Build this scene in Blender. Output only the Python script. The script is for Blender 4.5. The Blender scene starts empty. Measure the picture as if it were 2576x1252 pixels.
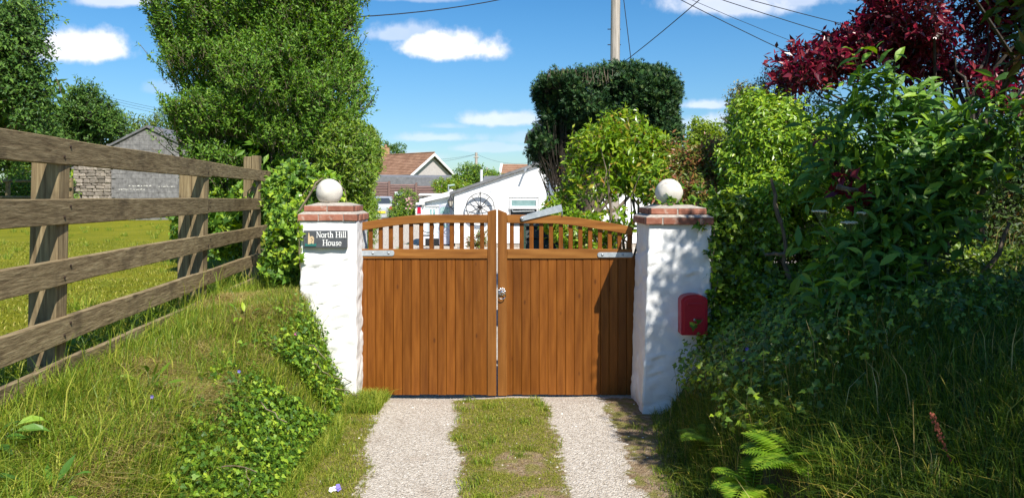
import bpy, bmesh, math, random
import numpy as np
from mathutils import Vector, Matrix, noise as mnoise

SC = bpy.context.scene
COL = SC.collection
R = math.radians
# ------------------------------------------------------------------ camera (26 mm phone lens, 1.7 m eye)
F, CX, HY, EYE = 1860.0, 1288.0, 495.0, 1.7
def P(x, y, Y):
    return Vector(((x-CX)/F*Y, Y, EYE-(y-HY)/F*Y))
cam = bpy.data.cameras.new('camera'); camo = bpy.data.objects.new('camera', cam); COL.objects.link(camo)
cam.sensor_width = 36; cam.lens = 36*F/2576; cam.shift_y = -131/2576
cam.clip_start = 0.05; cam.clip_end = 3000
camo.location = (0, 0, EYE); camo.rotation_euler = (R(90), 0, 0)
SC.camera = camo
# ------------------------------------------------------------------ sun, sky, exposure
SUN_AZ, SUN_EL = R(153.5), R(47.0)
SUNV = Vector((math.sin(SUN_AZ)*math.cos(SUN_EL), math.cos(SUN_AZ)*math.cos(SUN_EL), math.sin(SUN_EL)))
sun = bpy.data.lights.new('sun', 'SUN'); sun.energy = 5.0; sun.angle = R(0.53); sun.color = (1.0, 0.95, 0.86)
suno = bpy.data.objects.new('sun', sun); COL.objects.link(suno)
suno.rotation_euler = (-SUNV).to_track_quat('-Z', 'Y').to_euler(); suno.location = (6, -8, 12)
SC.view_settings.view_transform = 'Standard'; SC.view_settings.look = 'None'
SC.view_settings.gamma = 1.0; SC.view_settings.use_curve_mapping = False
SC.view_settings.exposure = 0.5

class NT:
    def __init__(s, nt): s.nt = nt; s.L = nt.links
    def n(s, t, **k):
        o = s.nt.nodes.new(t)
        for a, b in k.items(): setattr(o, a, b)
        return o
    def put(s, sock, v):
        if isinstance(v, bpy.types.NodeSocket): s.L.new(v, sock)
        else: sock.default_value = v
    def m(s, op, a, b=None, c=None, clamp=False):
        o = s.n('ShaderNodeMath', operation=op, use_clamp=clamp)
        s.put(o.inputs[0], a)
        if b is not None: s.put(o.inputs[1], b)
        if c is not None: s.put(o.inputs[2], c)
        return o.outputs[0]
    def ss(s, a, b, x):
        o = s.n('ShaderNodeMapRange', interpolation_type='SMOOTHSTEP')
        s.put(o.inputs[0], x); o.inputs[1].default_value = a; o.inputs[2].default_value = b
        return o.outputs[0]
    def mix(s, f, a, b, mode='MIX'):
        o = s.n('ShaderNodeMix', data_type='RGBA', blend_type=mode)
        s.put(o.inputs[0], f)
        for sock, v in ((o.inputs[6], a), (o.inputs[7], b)):
            s.put(sock, v if isinstance(v, bpy.types.NodeSocket) else (*v, 1))
        return o.outputs[2]
    def ramp(s, f, cols):
        o = s.n('ShaderNodeValToRGB'); s.put(o.inputs[0], f)
        e = o.color_ramp.elements
        while len(e) < len(cols): e.new(0.5)
        for i, (p, c) in enumerate(cols): e[i].position = p; e[i].color = (*c, 1)
        return o.outputs[0]
    def noise(s, vec, scale, detail=3, rough=.5, dist=0):
        o = s.n('ShaderNodeTexNoise'); s.put(o.inputs['Vector'], vec)
        o.inputs['Scale'].default_value = scale; o.inputs['Detail'].default_value = detail
        o.inputs['Roughness'].default_value = rough; o.inputs['Distortion'].default_value = dist
        return o.outputs[0]
    def scl(s, vec, v):
        o = s.n('ShaderNodeVectorMath', operation='MULTIPLY'); s.put(o.inputs[0], vec); o.inputs[1].default_value = v
        return o.outputs[0]
    def bump(s, hgt, strength, dist=.01):
        o = s.n('ShaderNodeBump'); o.inputs['Strength'].default_value = strength; o.inputs['Distance'].default_value = dist
        s.put(o.inputs['Height'], hgt); return o.outputs[0]

world = bpy.data.worlds.new('World'); SC.world = world; world.use_nodes = True
wt = world.node_tree; wt.nodes.clear(); N = NT(wt)
sky = N.n('ShaderNodeTexSky', sky_type='NISHITA'); sky.sun_disc = False
sky.sun_elevation = SUN_EL; sky.sun_rotation = SUN_AZ; sky.altitude = 50
sky.air_density = 1.0; sky.dust_density = 0.35; sky.ozone_density = 2.2
hs = N.n('ShaderNodeHueSaturation'); hs.inputs['Saturation'].default_value = 1.38; hs.inputs['Value'].default_value = 1.0
wt.links.new(sky.outputs[0], hs.inputs['Color'])
tc = N.n('ShaderNodeTexCoord'); sep = N.n('ShaderNodeSeparateXYZ'); wt.links.new(tc.outputs['Generated'], sep.inputs[0])
dx, dy, dz = sep.outputs
ay = N.m('MAXIMUM', dy, 0.05)
u = N.m('DIVIDE', dx, ay); v = N.m('DIVIDE', dz, ay)
nz = N.noise(tc.outputs['Generated'], 16, 5, .58); nz = N.m('SUBTRACT', nz, .5)
nz2 = N.noise(tc.outputs['Generated'], 55, 4, .6); nz2 = N.m('SUBTRACT', nz2, .5)
wob = N.m('ADD', N.m('MULTIPLY', nz, 1.5), N.m('MULTIPLY', nz2, .55))
dens = None
# cloud groups as sky directions: centre, half width, half height, strength
for cx, cy, rx, ry, st in ((150, 128, 120, 52, 1), (245, 132, 92, 50, 1), (1135, 126, 150, 50, 1.05), (1165, 108, 70, 42, .9), (1005, 88, 100, 36, .55),
                       (1850, 15, 180, 52, .72), (1960, 0, 150, 40, .6), (310, -2, 110, 34, .75), (1060, -6, 110, 22, .4), (1250, 304, 120, 27, .7),
                       (1090, 348, 110, 18, .5), (1765, 266, 85, 19, .65), (1790, 316, 110, 34, .6), (1120, 318, 60, 14, .3), (1230, 375, 140, 16, .4),
                       (1020, 395, 130, 18, .35), (410, 225, 50, 26, .22), (1320, 350, 60, 22, .3)):
    du = N.m('DIVIDE', N.m('SUBTRACT', u, (cx-CX)/F), rx/F*1.25)
    dv = N.m('DIVIDE', N.m('SUBTRACT', v, (HY-cy)/F), ry/F*1.25)
    dv = N.m('MAXIMUM', dv, N.m('MULTIPLY', dv, -1.9))
    d = N.m('SQRT', N.m('ADD', N.m('MULTIPLY', du, du), N.m('MULTIPLY', dv, dv)))
    k = N.m('MULTIPLY', N.ss(1.0, .42, N.m('ADD', d, wob)), st)
    dens = k if dens is None else N.m('MAXIMUM', dens, k)
# the same fair-weather cloud elsewhere round the sky
az = N.m('MAXIMUM', dz, .06)
cv = N.n('ShaderNodeCombineXYZ'); N.put(cv.inputs[0], N.m('DIVIDE', dx, az)); N.put(cv.inputs[1], N.m('DIVIDE', dy, az))
cl = N.noise(cv.outputs[0], 1.1, 6, .55)
gen = N.m('MULTIPLY', N.ss(.56, .70, cl), N.ss(.03, .2, dz))
away = N.m('MAXIMUM', N.ss(.75, .95, N.m('ABSOLUTE', u)), N.ss(.3, .1, dy))
gen = N.m('MULTIPLY', gen, away)
dens = N.m('MAXIMUM', dens, gen, clamp=True)
shade = N.ramp(N.m('ADD', N.m('MULTIPLY', dens, .75), N.m('MULTIPLY', nz, .9)), [(.2, (6.2, 6.7, 7.9)), (.75, (8.6, 8.6, 9.1))])
hz_ = N.mix(N.ss(.0, .24, dz), (.62, .74, .86), (.88, .97, 1.0))
skyc = N.mix(1.0, hs.outputs[0], hz_, 'MULTIPLY')
col = N.mix(N.m('MULTIPLY', dens, .95), skyc, shade)
bg = N.n('ShaderNodeBackground'); bg.inputs['Strength'].default_value = 0.1
wt.links.new(col, bg.inputs[0])
wo = N.n('ShaderNodeOutputWorld'); wt.links.new(bg.outputs[0], wo.inputs[0])

# ------------------------------------------------------------------ objects, names, meshes
WL = {}
def wl(o): return WL.get(o.name, Vector((0, 0, 0))) if o else Vector((0, 0, 0))
def tag(o, label=None, cat=None, group=None, kind=None):
    if label: o['label'] = label
    if cat: o['category'] = cat
    if group: o['group'] = group
    if kind: o['kind'] = kind
    return o
def thing(name, label, cat, loc=(0, 0, 0), group=None):
    o = bpy.data.objects.new(name, None); COL.objects.link(o); o.empty_display_size = .1
    o.location = loc; WL[o.name] = Vector(loc)
    return tag(o, label, cat, group)
def link(name, me, parent=None, kind=None):
    o = bpy.data.objects.new(name, me); COL.objects.link(o)
    if parent: o.parent = parent
    WL[o.name] = wl(parent).copy()
    if kind: o['kind'] = kind
    return o
def piece(name, me, parent, pos, mtx=None, label=None):
    """one piece sharing mesh data, at a world position (parents are never rotated)"""
    o = bpy.data.objects.new(name, me); COL.objects.link(o); o.parent = parent
    m = Matrix.Translation(Vector(pos)-wl(parent))
    o.matrix_local = m @ mtx if mtx is not None else m
    WL[o.name] = Vector(pos)
    if label: o['label'] = label
    return o
def npmesh(name, V, T, mat, smooth=False, attrs=None):
    V = np.ascontiguousarray(V, np.float32); T = np.ascontiguousarray(T, np.int32); k = T.shape[1]
    me = bpy.data.meshes.new(name)
    me.vertices.add(len(V)); me.vertices.foreach_set('co', V.ravel())
    me.loops.add(T.size); me.loops.foreach_set('vertex_index', T.ravel())
    me.polygons.add(len(T)); me.polygons.foreach_set('loop_start', np.arange(len(T), dtype=np.int32)*k)
    me.update(calc_edges=True)
    me.polygons.foreach_set('use_smooth', np.full(len(T), smooth))
    for a, val in (attrs or {}).items():
        at = me.attributes.new(a, 'FLOAT', 'POINT'); at.data.foreach_set('value', np.asarray(val, np.float32))
    if mat: me.materials.append(mat)
    return me
class MB:
    def __init__(s): s.v = []; s.f = []
    def add(s, vs, fs):
        b = len(s.v); s.v += [tuple(x) for x in vs]; s.f += [tuple(b+i for i in f) for f in fs]; return s
    def hexa(s, c):    # 8 corners: bottom 4 ccw, top 4 ccw
        return s.add(c, [(3, 2, 1, 0), (4, 5, 6, 7), (0, 1, 5, 4), (1, 2, 6, 5), (2, 3, 7, 6), (3, 0, 4, 7)])
    def box(s, x0, x1, y0, y1, z0, z1):
        return s.hexa([(x0, y0, z0), (x1, y0, z0), (x1, y1, z0), (x0, y1, z0), (x0, y0, z1), (x1, y0, z1), (x1, y1, z1), (x0, y1, z1)])
    def prism(s, poly, y0, y1):      # polygon of (x, z), ccw seen from -Y, extruded along Y
        n = len(poly)
        return s.add([(x, y0, z) for x, z in poly]+[(x, y1, z) for x, z in poly],
                     [tuple(range(n)), tuple(range(2*n-1, n-1, -1))]+[(i, i+n, (i+1) % n+n, (i+1) % n) for i in range(n)])
    def tube(s, pts, r0, r1=None, k=6, cap=True):
        r1 = r0 if r1 is None else r1; pts = [Vector(p) for p in pts]; n = len(pts); vs = []
        for i, p in enumerate(pts):
            d = (pts[min(i+1, n-1)]-pts[max(i-1, 0)]).normalized()
            a = d.cross(Vector((.31, .2, .93)) if abs(d.z) < .95 else Vector((1, .1, 0))).normalized(); b = d.cross(a)
            r = r0+(r1-r0)*i/max(1, n-1)
            vs += [p+(a*math.cos(t)+b*math.sin(t))*r for t in [2*math.pi*j/k for j in range(k)]]
        fs = [(i*k+j, i*k+(j+1) % k, (i+1)*k+(j+1) % k, (i+1)*k+j) for i in range(n-1) for j in range(k)]
        if cap: fs += [tuple(range(k-1, -1, -1)), tuple(range((n-1)*k, n*k))]
        return s.add(vs, fs)
    def ring(s, c, r, rt, ax='y', k=24, j=6, a0=0, a1=2*math.pi):
        c = Vector(c); full = abs(a1-a0-2*math.pi) < 1e-6; n = k if full else k+1; vs = []
        for i in range(n):
            t = a0+(a1-a0)*i/k
            e = Vector((math.cos(t), 0, math.sin(t))); w = Vector((0, 1, 0))
            if ax == 'x': e = Vector((0, math.cos(t), math.sin(t))); w = Vector((1, 0, 0))
            if ax == 'z': e = Vector((math.cos(t), math.sin(t), 0)); w = Vector((0, 0, 1))
            vs += [c+e*(r+rt*math.cos(q))+w*(rt*math.sin(q)) for q in [2*math.pi*m/j for m in range(j)]]
        fs = [(i*j+m, i*j+(m+1) % j, ((i+1) % n)*j+(m+1) % j, ((i+1) % n)*j+m) for i in range(k) for m in range(j)]
        return s.add(vs, fs)
    def lathe(s, c, prof, k=20, ax='z'):
        c = Vector(c); vs = []
        for r, z in prof:
            for i in range(k):
                t = 2*math.pi*i/k
                vs.append(c+(Vector((r*math.cos(t), r*math.sin(t), z)) if ax == 'z' else Vector((r*math.cos(t), -z, r*math.sin(t)))))
        fs = [(a*k+i, a*k+(i+1) % k, (a+1)*k+(i+1) % k, (a+1)*k+i) for a in range(len(prof)-1) for i in range(k)]
        fs += [tuple(range(k-1, -1, -1)), tuple(range((len(prof)-1)*k, len(prof)*k))]
        return s.add(vs, fs)
    def mesh(s, name, mat, off=Vector((0, 0, 0)), smooth=False, bevel=0, seg=1):
        me = bpy.data.meshes.new(name)
        me.from_pydata([(a-off.x, b-off.y, c-off.z) for a, b, c in s.v], [], s.f); me.update()
        bm = bmesh.new(); bm.from_mesh(me)
        bmesh.ops.recalc_face_normals(bm, faces=bm.faces)
        if bevel:
            bmesh.ops.bevel(bm, geom=[e for e in bm.edges if e.calc_face_angle(0) > .5], offset=bevel, segments=seg, affect='EDGES', clamp_overlap=True)
        bm.to_mesh(me); bm.free()
        if smooth:
            me.polygons.foreach_set('use_smooth', [True]*len(me.polygons))
            try: me.set_sharp_from_angle(angle=R(40))
            except Exception: pass
        if mat: me.materials.append(mat)
        return me
    def build(s, name, mat, parent=None, smooth=False, bevel=0, seg=1, label=None, kind=None):
        o = link(name, s.mesh(name, mat, wl(parent), smooth, bevel, seg), parent, kind)
        if label: o['label'] = label
        return o
def bx(*a): return MB().box(*a)

# ------------------------------------------------------------------ materials
def new_mat(name):
    m = bpy.data.materials.new(name); m.use_nodes = True; m.node_tree.nodes.clear(); n = NT(m.node_tree)
    b = n.n('ShaderNodeBsdfPrincipled'); o = n.n('ShaderNodeOutputMaterial'); m.node_tree.links.new(b.outputs[0], o.inputs[0])
    return m, n, b, o
def surf(name, cols, scale=(1, 1, 1), ns=8, detail=4, rough=.7, bump=0, bdist=.01, var=0, metal=0, dist=0, spec=.5, dirt=None, bs=None, nrough=.55, knots=None):
    m, n, b, o = new_mat(name)
    tcn = n.n('ShaderNodeTexCoord'); oi = n.n('ShaderNodeObjectInfo')
    vec = n.n('ShaderNodeVectorMath', operation='ADD'); n.put(vec.inputs[0], tcn.outputs['Object'])
    off = n.n('ShaderNodeCombineXYZ'); n.put(off.inputs[0], n.m('MULTIPLY', oi.outputs['Random'], 17.3)); n.put(off.inputs[2], n.m('MULTIPLY', oi.outputs['Random'], 9.1))
    n.put(vec.inputs[1], off.outputs[0])
    v = n.scl(vec.outputs[0], scale)
    f = n.noise(v, ns, detail, nrough, dist)
    c = n.ramp(f, cols) if len(cols) > 1 else n.mix(0.0, cols[0][1], cols[0][1])
    if dirt:    # (colour, noise scale, threshold, amount)
        d = n.ss(dirt[2], dirt[2]+.18, n.noise(vec.outputs[0], dirt[1], 5, .6))
        c = n.mix(n.m('MULTIPLY', d, dirt[3]), c, dirt[0])
    if knots:   # (coordinate scale, colour): sparse dark knots in the timber
        vk = n.n('ShaderNodeTexVoronoi'); n.put(vk.inputs['Vector'], n.scl(vec.outputs[0], knots[0])); vk.inputs['Scale'].default_value = 1.0
        sk = n.n('ShaderNodeSeparateColor'); n.put(sk.inputs[0], vk.outputs['Color'])
        c = n.mix(n.m('MULTIPLY', n.ss(.17, .07, vk.outputs['Distance']), n.m('MULTIPLY', n.m('GREATER_THAN', sk.outputs[0], .55), .7)), c, knots[1])
    if var:
        k = n.m('ADD', 1-var, n.m('MULTIPLY', oi.outputs['Random'], 2*var))
        hsv = n.n('ShaderNodeHueSaturation'); n.put(hsv.inputs['Color'], c); n.put(hsv.inputs['Value'], k); c = hsv.outputs[0]
    n.put(b.inputs['Base Color'], c)
    b.inputs['Roughness'].default_value = rough; b.inputs['Metallic'].default_value = metal
    b.inputs['Specular IOR Level'].default_value = spec
    if bump:
        f2 = n.noise(n.scl(vec.outputs[0], scale), bs, 4, .6) if bs else f
        n.put(b.inputs['Normal'], n.bump(f2, bump, bdist))
    return m
def plain(name, c, rough=.6, metal=0, spec=.5, var=.12):
    return surf(name, [(.25, tuple(x*(1-var) for x in c)), (.75, tuple(min(1, x*(1+var)) for x in c))], ns=9, rough=rough, metal=metal, spec=spec)
GAIN = {'privet_leaf': (1.5, 1.5, 1.0), 'ivy_leaf': (1.6, 1.4, 1), 'ivy_young_leaf': (1.35, 1.25, 1), 'climber_leaf': (1.4, 1.3, 1), 'big_leaf': (1.8, 1.5, .95), 'fern_leaf': (1.2, 1.15, 1), 'conifer_leaf': (1.4, 1.3, 1.1), 'lime_leaf': (.80, .88, 1),
        'grass_blade': (1.5, 1.35, 1.0), 'dry_grass_blade': (1.2, 1.12, 1.0), 'tree_leaf': (1.6, 1.5, 1.1), 'far_hedge_leaf': (1.4, 1.3, 1), 'shaded_grass_blade': (2.1, 1.65, 1), 'short_grass_blade': (1.1, 1.1, 1), 'dark_hedge_leaf': (1.9, 1.5, .9), 'ivy_dark_leaf': (3.6, 2.3, .8), 'red_leaf': (.95, 1.0, 1.25), 'olive_leaf': (1.3, 1.3, 1.1)}
def leafmat(name, cols, rough=.42, trans=.28, spec=.45, tcol=None):
    cols = [(p, tuple(min(.6, a*k) for a, k in zip(c, GAIN.get(name, (1, 1, 1))))) for p, c in cols]
    m, n, b, o = new_mat(name)
    g = n.n('ShaderNodeNewGeometry'); oi = n.n('ShaderNodeObjectInfo')
    r = n.m('FRACT', n.m('ADD', g.outputs['Random Per Island'], oi.outputs['Random']))
    c = n.ramp(r, cols)
    n.put(b.inputs['Base Color'], c); b.inputs['Roughness'].default_value = rough; b.inputs['Specular IOR Level'].default_value = spec
    t = n.n('ShaderNodeBsdfTranslucent')
    hsv = n.n('ShaderNodeHueSaturation'); n.put(hsv.inputs['Color'], c); hsv.inputs['Value'].default_value = 1.5
    hsv.inputs['Saturation'].default_value = 1.1; hsv.inputs['Hue'].default_value = .485
    n.put(t.inputs[0], hsv.outputs[0])
    mx = n.n('ShaderNodeMixShader'); mx.inputs[0].default_value = trans
    n.L.new(b.outputs[0], mx.inputs[1]); n.L.new(t.outputs[0], mx.inputs[2]); n.L.new(mx.outputs[0], o.inputs[0])
    return m
M = {}
M['gate_board'] = surf('stained_board', [(.28, (.125, .038, .005)), (.5, (.178, .058, .008)), (.72, (.24, .084, .013))], (9, 9, .75), 3.2, 5, .42, .12, .004, .17, knots=((13, 13, 5.5), (.06, .018, .005)), spec=.25, dirt=((.27, .13, .045), 5, .66, .5))
M['gate_rail'] = surf('stained_rail', [(.28, (.16, .058, .012)), (.5, (.25, .10, .022)), (.75, (.35, .155, .038))], (.8, 9, 9), 3.0, 5, .38, .12, .004, .08, spec=.25, dirt=((.40, .20, .065), 4, .64, .5))
M['gate_stile'] = surf('stained_stile', [(.28, (.13, .046, .010)), (.5, (.19, .073, .016)), (.75, (.26, .105, .025))], (9, 9, .7), 3.0, 5, .40, .12, .004, .08, spec=.25)
def weathered(name, scale):
    return surf(name, [(.28, (.08, .053, .027)), (.45, (.21, .155, .085)), (.55, (.275, .21, .115)), (.75, (.44, .35, .21))], scale, 2.2, 6, .85, .6, .012, .14, dist=.25, spec=.15,
                dirt=((.115, .085, .05), 3.6, .52, .75), nrough=.7, knots=((9, 2.6, 9) if scale[1] < 2 else (9, 9, 2.6), (.05, .035, .02)))
M['rail_wood'] = weathered('weathered_rail_timber', (30, .9, 30))
M['post_wood'] = weathered('weathered_post_timber', (26, 26, 1.0))
M['white'] = surf('white_masonry_paint', [(.3, (.74, .74, .73)), (.7, (.84, .84, .83))], ns=5, rough=.8, bump=.25, bdist=.01, bs=60, spec=.2, dirt=((.45, .44, .42), 9, .72, .35))
M['cottage_white'] = surf('white_wall_paint', [(.3, (.80, .80, .79)), (.7, (.86, .86, .86))], ns=1.2, rough=.85, bump=.2, bdist=.01, bs=20, spec=.15)
M['brick'] = surf('red_brick', [(.25, (.22, .08, .05)), (.5, (.32, .13, .085)), (.8, (.44, .21, .145))], ns=14, detail=6, rough=.85, bump=.5, bdist=.006, var=.2, spec=.2, dirt=((.50, .40, .33), 18, .55, .7))
M['mortar'] = surf('cement_mortar', [(.25, (.30, .26, .22)), (.75, (.52, .47, .41))], ns=40, detail=6, rough=.95, bump=.6, bdist=.006, spec=.1)
M['ball'] = surf('weathered_stone_ball', [(.25, (.55, .51, .45)), (.7, (.71, .67, .60))], ns=12, detail=6, rough=.9, bump=.3, bdist=.004, spec=.15, dirt=((.20, .17, .13), 11, .60, .6))
M['galv'] = surf('galvanised_steel', [(.3, (.36, .40, .43)), (.7, (.56, .60, .63))], ns=22, detail=5, rough=.5, metal=.55, bump=.05)
M['bolt'] = plain('zinc_bolt', (.34, .36, .38), .4, .8)
M['chrome'] = plain('bright_ring_metal', (.75, .73, .70), .2, 1.0)
M['darkmetal'] = plain('dark_iron', (.03, .03, .035), .5, .3)
M['slate_sign'] = surf('slate_plaque', [(.3, (.055, .06, .068)), (.7, (.085, .092, .10))], ns=18, rough=.6, bump=.1, bdist=.002)
M['letter'] = plain('white_lettering', (.82, .82, .80), .6)
M['tan'] = surf('painted_tan_stone', [(.3, (.50, .36, .20)), (.7, (.66, .52, .32))], ns=90, rough=.7)
M['sea'] = plain('painted_green_turf', (.02, .15, .13), .6)
M['red'] = surf('red_gloss_paint', [(.3, (.36, .010, .022)), (.7, (.46, .016, .032))], ns=6, rough=.35, bump=.03)
M['bark'] = surf('bark', [(.3, (.09, .07, .05)), (.7, (.24, .19, .14))], (6, 6, 1.5), 6, 5, .9, .6, .01, .1, spec=.1)
M['twig'] = surf('twig', [(.3, (.14, .11, .07)), (.7, (.28, .23, .16))], ns=20, rough=.9, spec=.1)
M['darktwig'] = surf('dark_twig', [(.3, (.035, .028, .022)), (.7, (.09, .075, .06))], ns=20, rough=.9, spec=.1)
M['greenstem'] = plain('green_stem', (.14, .20, .07), .6)
M['drytwig'] = surf('dry_dead_twig', [(.3, (.25, .19, .13)), (.7, (.42, .34, .26))], ns=20, rough=.9, spec=.1)
M['pole'] = surf('pole_timber', [(.25, (.22, .19, .16)), (.5, (.42, .37, .32)), (.8, (.60, .54, .47))], (12, 12, .6), 2.5, 6, .9, .5, .01, spec=.1, dist=.5)
M['cable'] = plain('cable', (.015, .015, .018), .6)
M['soil'] = plain('soil', (.10, .07, .045), .95, spec=.1)
# leaves (reflectance of the leaf itself)
M['privet'] = leafmat('privet_leaf', [(0, (.030, .075, .012)), (.35, (.060, .135, .018)), (.7, (.095, .185, .025)), (1, (.15, .24, .04))], .5, .3, .3)
M['lime'] = leafmat('lime_leaf', [(0, (.10, .19, .015)), (.5, (.20, .31, .022)), (1, (.34, .42, .04))], .42, .35)
M['ivy'] = leafmat('ivy_leaf', [(0, (.025, .070, .012)), (.4, (.055, .14, .018)), (.75, (.12, .24, .025)), (1, (.24, .36, .04))], .5, .25, .35)
M['ivylime'] = leafmat('ivy_young_leaf', [(0, (.07, .17, .015)), (.4, (.14, .27, .02)), (.75, (.22, .36, .03)), (1, (.33, .44, .05))], .33, .32, .5)
M['ivydark'] = leafmat('ivy_dark_leaf', [(0, (.014, .040, .012)), (.5, (.03, .085, .016)), (.85, (.06, .14, .02)), (1, (.10, .20, .03))], .36, .2, .5)
M['climber'] = leafmat('climber_leaf', [(0, (.07, .15, .012)), (.45, (.13, .25, .018)), (.8, (.23, .34, .025)), (.93, (.30, .36, .05)), (1, (.30, .14, .05))], .3, .35, .5)
M['russet'] = leafmat('russet_shoot_leaf', [(0, (.10, .17, .02)), (.4, (.18, .24, .03)), (.7, (.28, .16, .05)), (1, (.33, .10, .05))], .35, .3)
M['conifer'] = leafmat('conifer_leaf', [(0, (.010, .030, .012)), (.5, (.018, .055, .018)), (.85, (.035, .09, .022)), (1, (.07, .11, .03))], .55, .12, .3)
M['redleaf'] = leafmat('red_leaf', [(0, (.045, .04, .02)), (.12, (.07, .006, .012)), (.4, (.16, .012, .022)), (.75, (.27, .020, .03)), (1, (.42, .06, .05))], .3, .35, .5)
M['bigleaf'] = leafmat('big_leaf', [(0, (.028, .085, .022)), (.4, (.05, .14, .03)), (.8, (.085, .20, .035)), (1, (.17, .31, .045))], .45, .28, .4)
M['olive'] = leafmat('olive_leaf', [(0, (.07, .075, .035)), (.5, (.14, .14, .06)), (1, (.27, .26, .12))], .4, .2)
M['darkleaf'] = leafmat('dark_hedge_leaf', [(0, (.010, .028, .010)), (.5, (.022, .055, .014)), (.9, (.045, .095, .02)), (1, (.09, .05, .03))], .5, .15, .3)
M['treeleaf'] = leafmat('tree_leaf', [(0, (.020, .055, .014)), (.5, (.045, .105, .022)), (1, (.09, .17, .035))], .5, .25, .3)
M['hedgeleaf'] = leafmat('far_hedge_leaf', [(0, (.045, .085, .014)), (.5, (.085, .15, .022)), (1, (.16, .21, .04))], .55, .25, .3)
M['yellowtree'] = leafmat('yellow_green_leaf', [(0, (.10, .17, .014)), (.5, (.19, .29, .02)), (1, (.30, .38, .035))], .45, .35)
M['fern'] = leafmat('fern_leaf', [(0, (.10, .22, .015)), (.5, (.18, .33, .02)), (1, (.30, .42, .04))], .5, .4)
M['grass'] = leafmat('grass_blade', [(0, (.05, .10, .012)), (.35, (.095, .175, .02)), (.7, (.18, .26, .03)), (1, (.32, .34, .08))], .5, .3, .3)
M['straw'] = leafmat('dry_grass_blade', [(0, (.15, .14, .04)), (.4, (.28, .24, .08)), (.75, (.42, .35, .15)), (1, (.55, .46, .25))], .6, .25, .2)
M['lawngrass'] = leafmat('short_grass_blade', [(0, (.12, .16, .015)), (.45, (.20, .235, .022)), (.8, (.30, .30, .045)), (1, (.42, .36, .12))], .6, .25, .2)
M['shadegrass'] = leafmat('shaded_grass_blade', [(0, (.022, .055, .010)), (.5, (.05, .11, .016)), (.85, (.10, .17, .025)), (1, (.24, .24, .08))], .5, .25, .3)  # darker copy of the grass, the right bank's shade put into its colour
M['umbel'] = plain('cream_florets', (.62, .57, .40), .8)
M['pink'] = plain('pink_petals', (.62, .10, .38), .6)
M['glass'] = plain('window_glass', (.05, .06, .07), .06, 0, .9)
M['upvc'] = plain('white_plastic', (.80, .80, .80), .4, var=.03)
# ------------------------------------------------------------------ terrain
def sstep(a, b, x):
    t = np.clip((x-a)/(b-a), 0, 1); return t*t*(3-2*t)
class Waves:
    def __init__(s, seed, freq, n=8):
        r = np.random.default_rng(seed); k = r.normal(size=(n, 3)); k /= np.linalg.norm(k, axis=1)[:, None]
        s.k = k*freq*r.uniform(.6, 1.7, (n, 1)); s.p = r.uniform(0, 6.28, n)
    def __call__(s, p): return np.sin(p@s.k.T+s.p).sum(1)/math.sqrt(len(s.p)/2)
W1, W2 = Waves(1, 2.2), Waves(2, 9)
def fL(Y): return np.interp(Y, [0, 4.2, 6.1, 6.6, 7.2, 12, 20, 45], [-1.33, -1.35, -1.39, -1.42, -1.75, -2.5, -4.3, -8.5])
def fR(Y): return np.interp(Y, [0, 4.2, 5.7, 6.4, 7.5, 10, 14, 22, 60], [.97, 1.0, 1.17, 1.2, 1.35, 2.8, 6, 8, 12])
def hgt(X, Y):
    X = np.asarray(X, float); Y = np.asarray(Y, float); p = np.stack([X, Y, X*0], -1).reshape(-1, 3)
    base = np.interp(Y, [-9, 4, 6.1, 6.45, 8, 22, 42, 70, 300], [-.03, -.01, 0, -.05, .0, .2, .3, .45, .8])
    w1 = W1(p).reshape(X.shape); w2 = W2(p).reshape(X.shape)
    tl = fL(Y)-X; tr = X-fR(Y)
    pk = sstep(4.6, 5.9, Y)*sstep(7.6, 6.5, Y)
    zl = (.60+.27*pk)*sstep(-.02, .40, tl)+(.13-.22*pk)*sstep(.35, 1.0, tl)+.02*w1*sstep(0, .3, tl)*sstep(2, 1, tl)+.008*w2*sstep(0, .2, tl)
    near = 1-sstep(8, 12, Y)
    zr = (.45*sstep(-.02, .4, tr)+.5*sstep(.15, 1.3, tr)+.3*sstep(1.2, 3, tr))*near+(1-near)*.15*sstep(0, 1, tr)+(.025*w1+.008*w2)*sstep(0, .3, tr)*near
    mid = .022*np.exp(-((X+.03)/.3)**2)*(Y < 12)+.006*w1
    z = base+mid
    z = z*(1-sstep(-.02, .5, tl))+zl*(tl > -.02)+.0
    z = np.where(tr > 0, z*(1-sstep(0, .5, tr))+zr+base*sstep(0, .5, tr), z)
    return z
def hz(x, y): return float(hgt(np.array([x]), np.array([y]))[0])
def axis(segs):
    out = []
    for a, b, s in segs: out += list(np.arange(a, b, s))
    return np.array(out+[segs[-1][1]])
gx = axis([(-420, -60, 30), (-60, -14, 3), (-14, -4, .5), (-4, -2.4, .1), (-2.4, 2.2, .035), (2.2, 4, .12), (4, 14, .5), (14, 60, 3), (60, 420, 30)])
gy = axis([(-60, -4, 4), (-4, 1.6, .3), (1.6, 7.4, .04), (7.4, 13, .2), (13, 60, 1), (60, 120, 4), (120, 900, 30)])
GX, GY = np.meshgrid(gx, gy); GZ = hgt(GX, GY)
nx, ny = len(gx), len(gy)
idx = np.arange(nx*ny).reshape(ny, nx)
Q = np.stack([idx[:-1, :-1], idx[:-1, 1:], idx[1:, 1:], idx[1:, :-1]], -1).reshape(-1, 4)
VV = np.stack([GX, GY, GZ], -1).reshape(-1, 3)
cc = VV[Q].mean(1); cl_, cr_ = fL(cc[:, 1])-cc[:, 0], cc[:, 0]-fR(cc[:, 1])
zone = np.full(len(Q), 4)
zone[(cl_ <= 0) & (cr_ <= 0) & (cc[:, 1] < 62) & (cc[:, 1] > -8)] = 0
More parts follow.
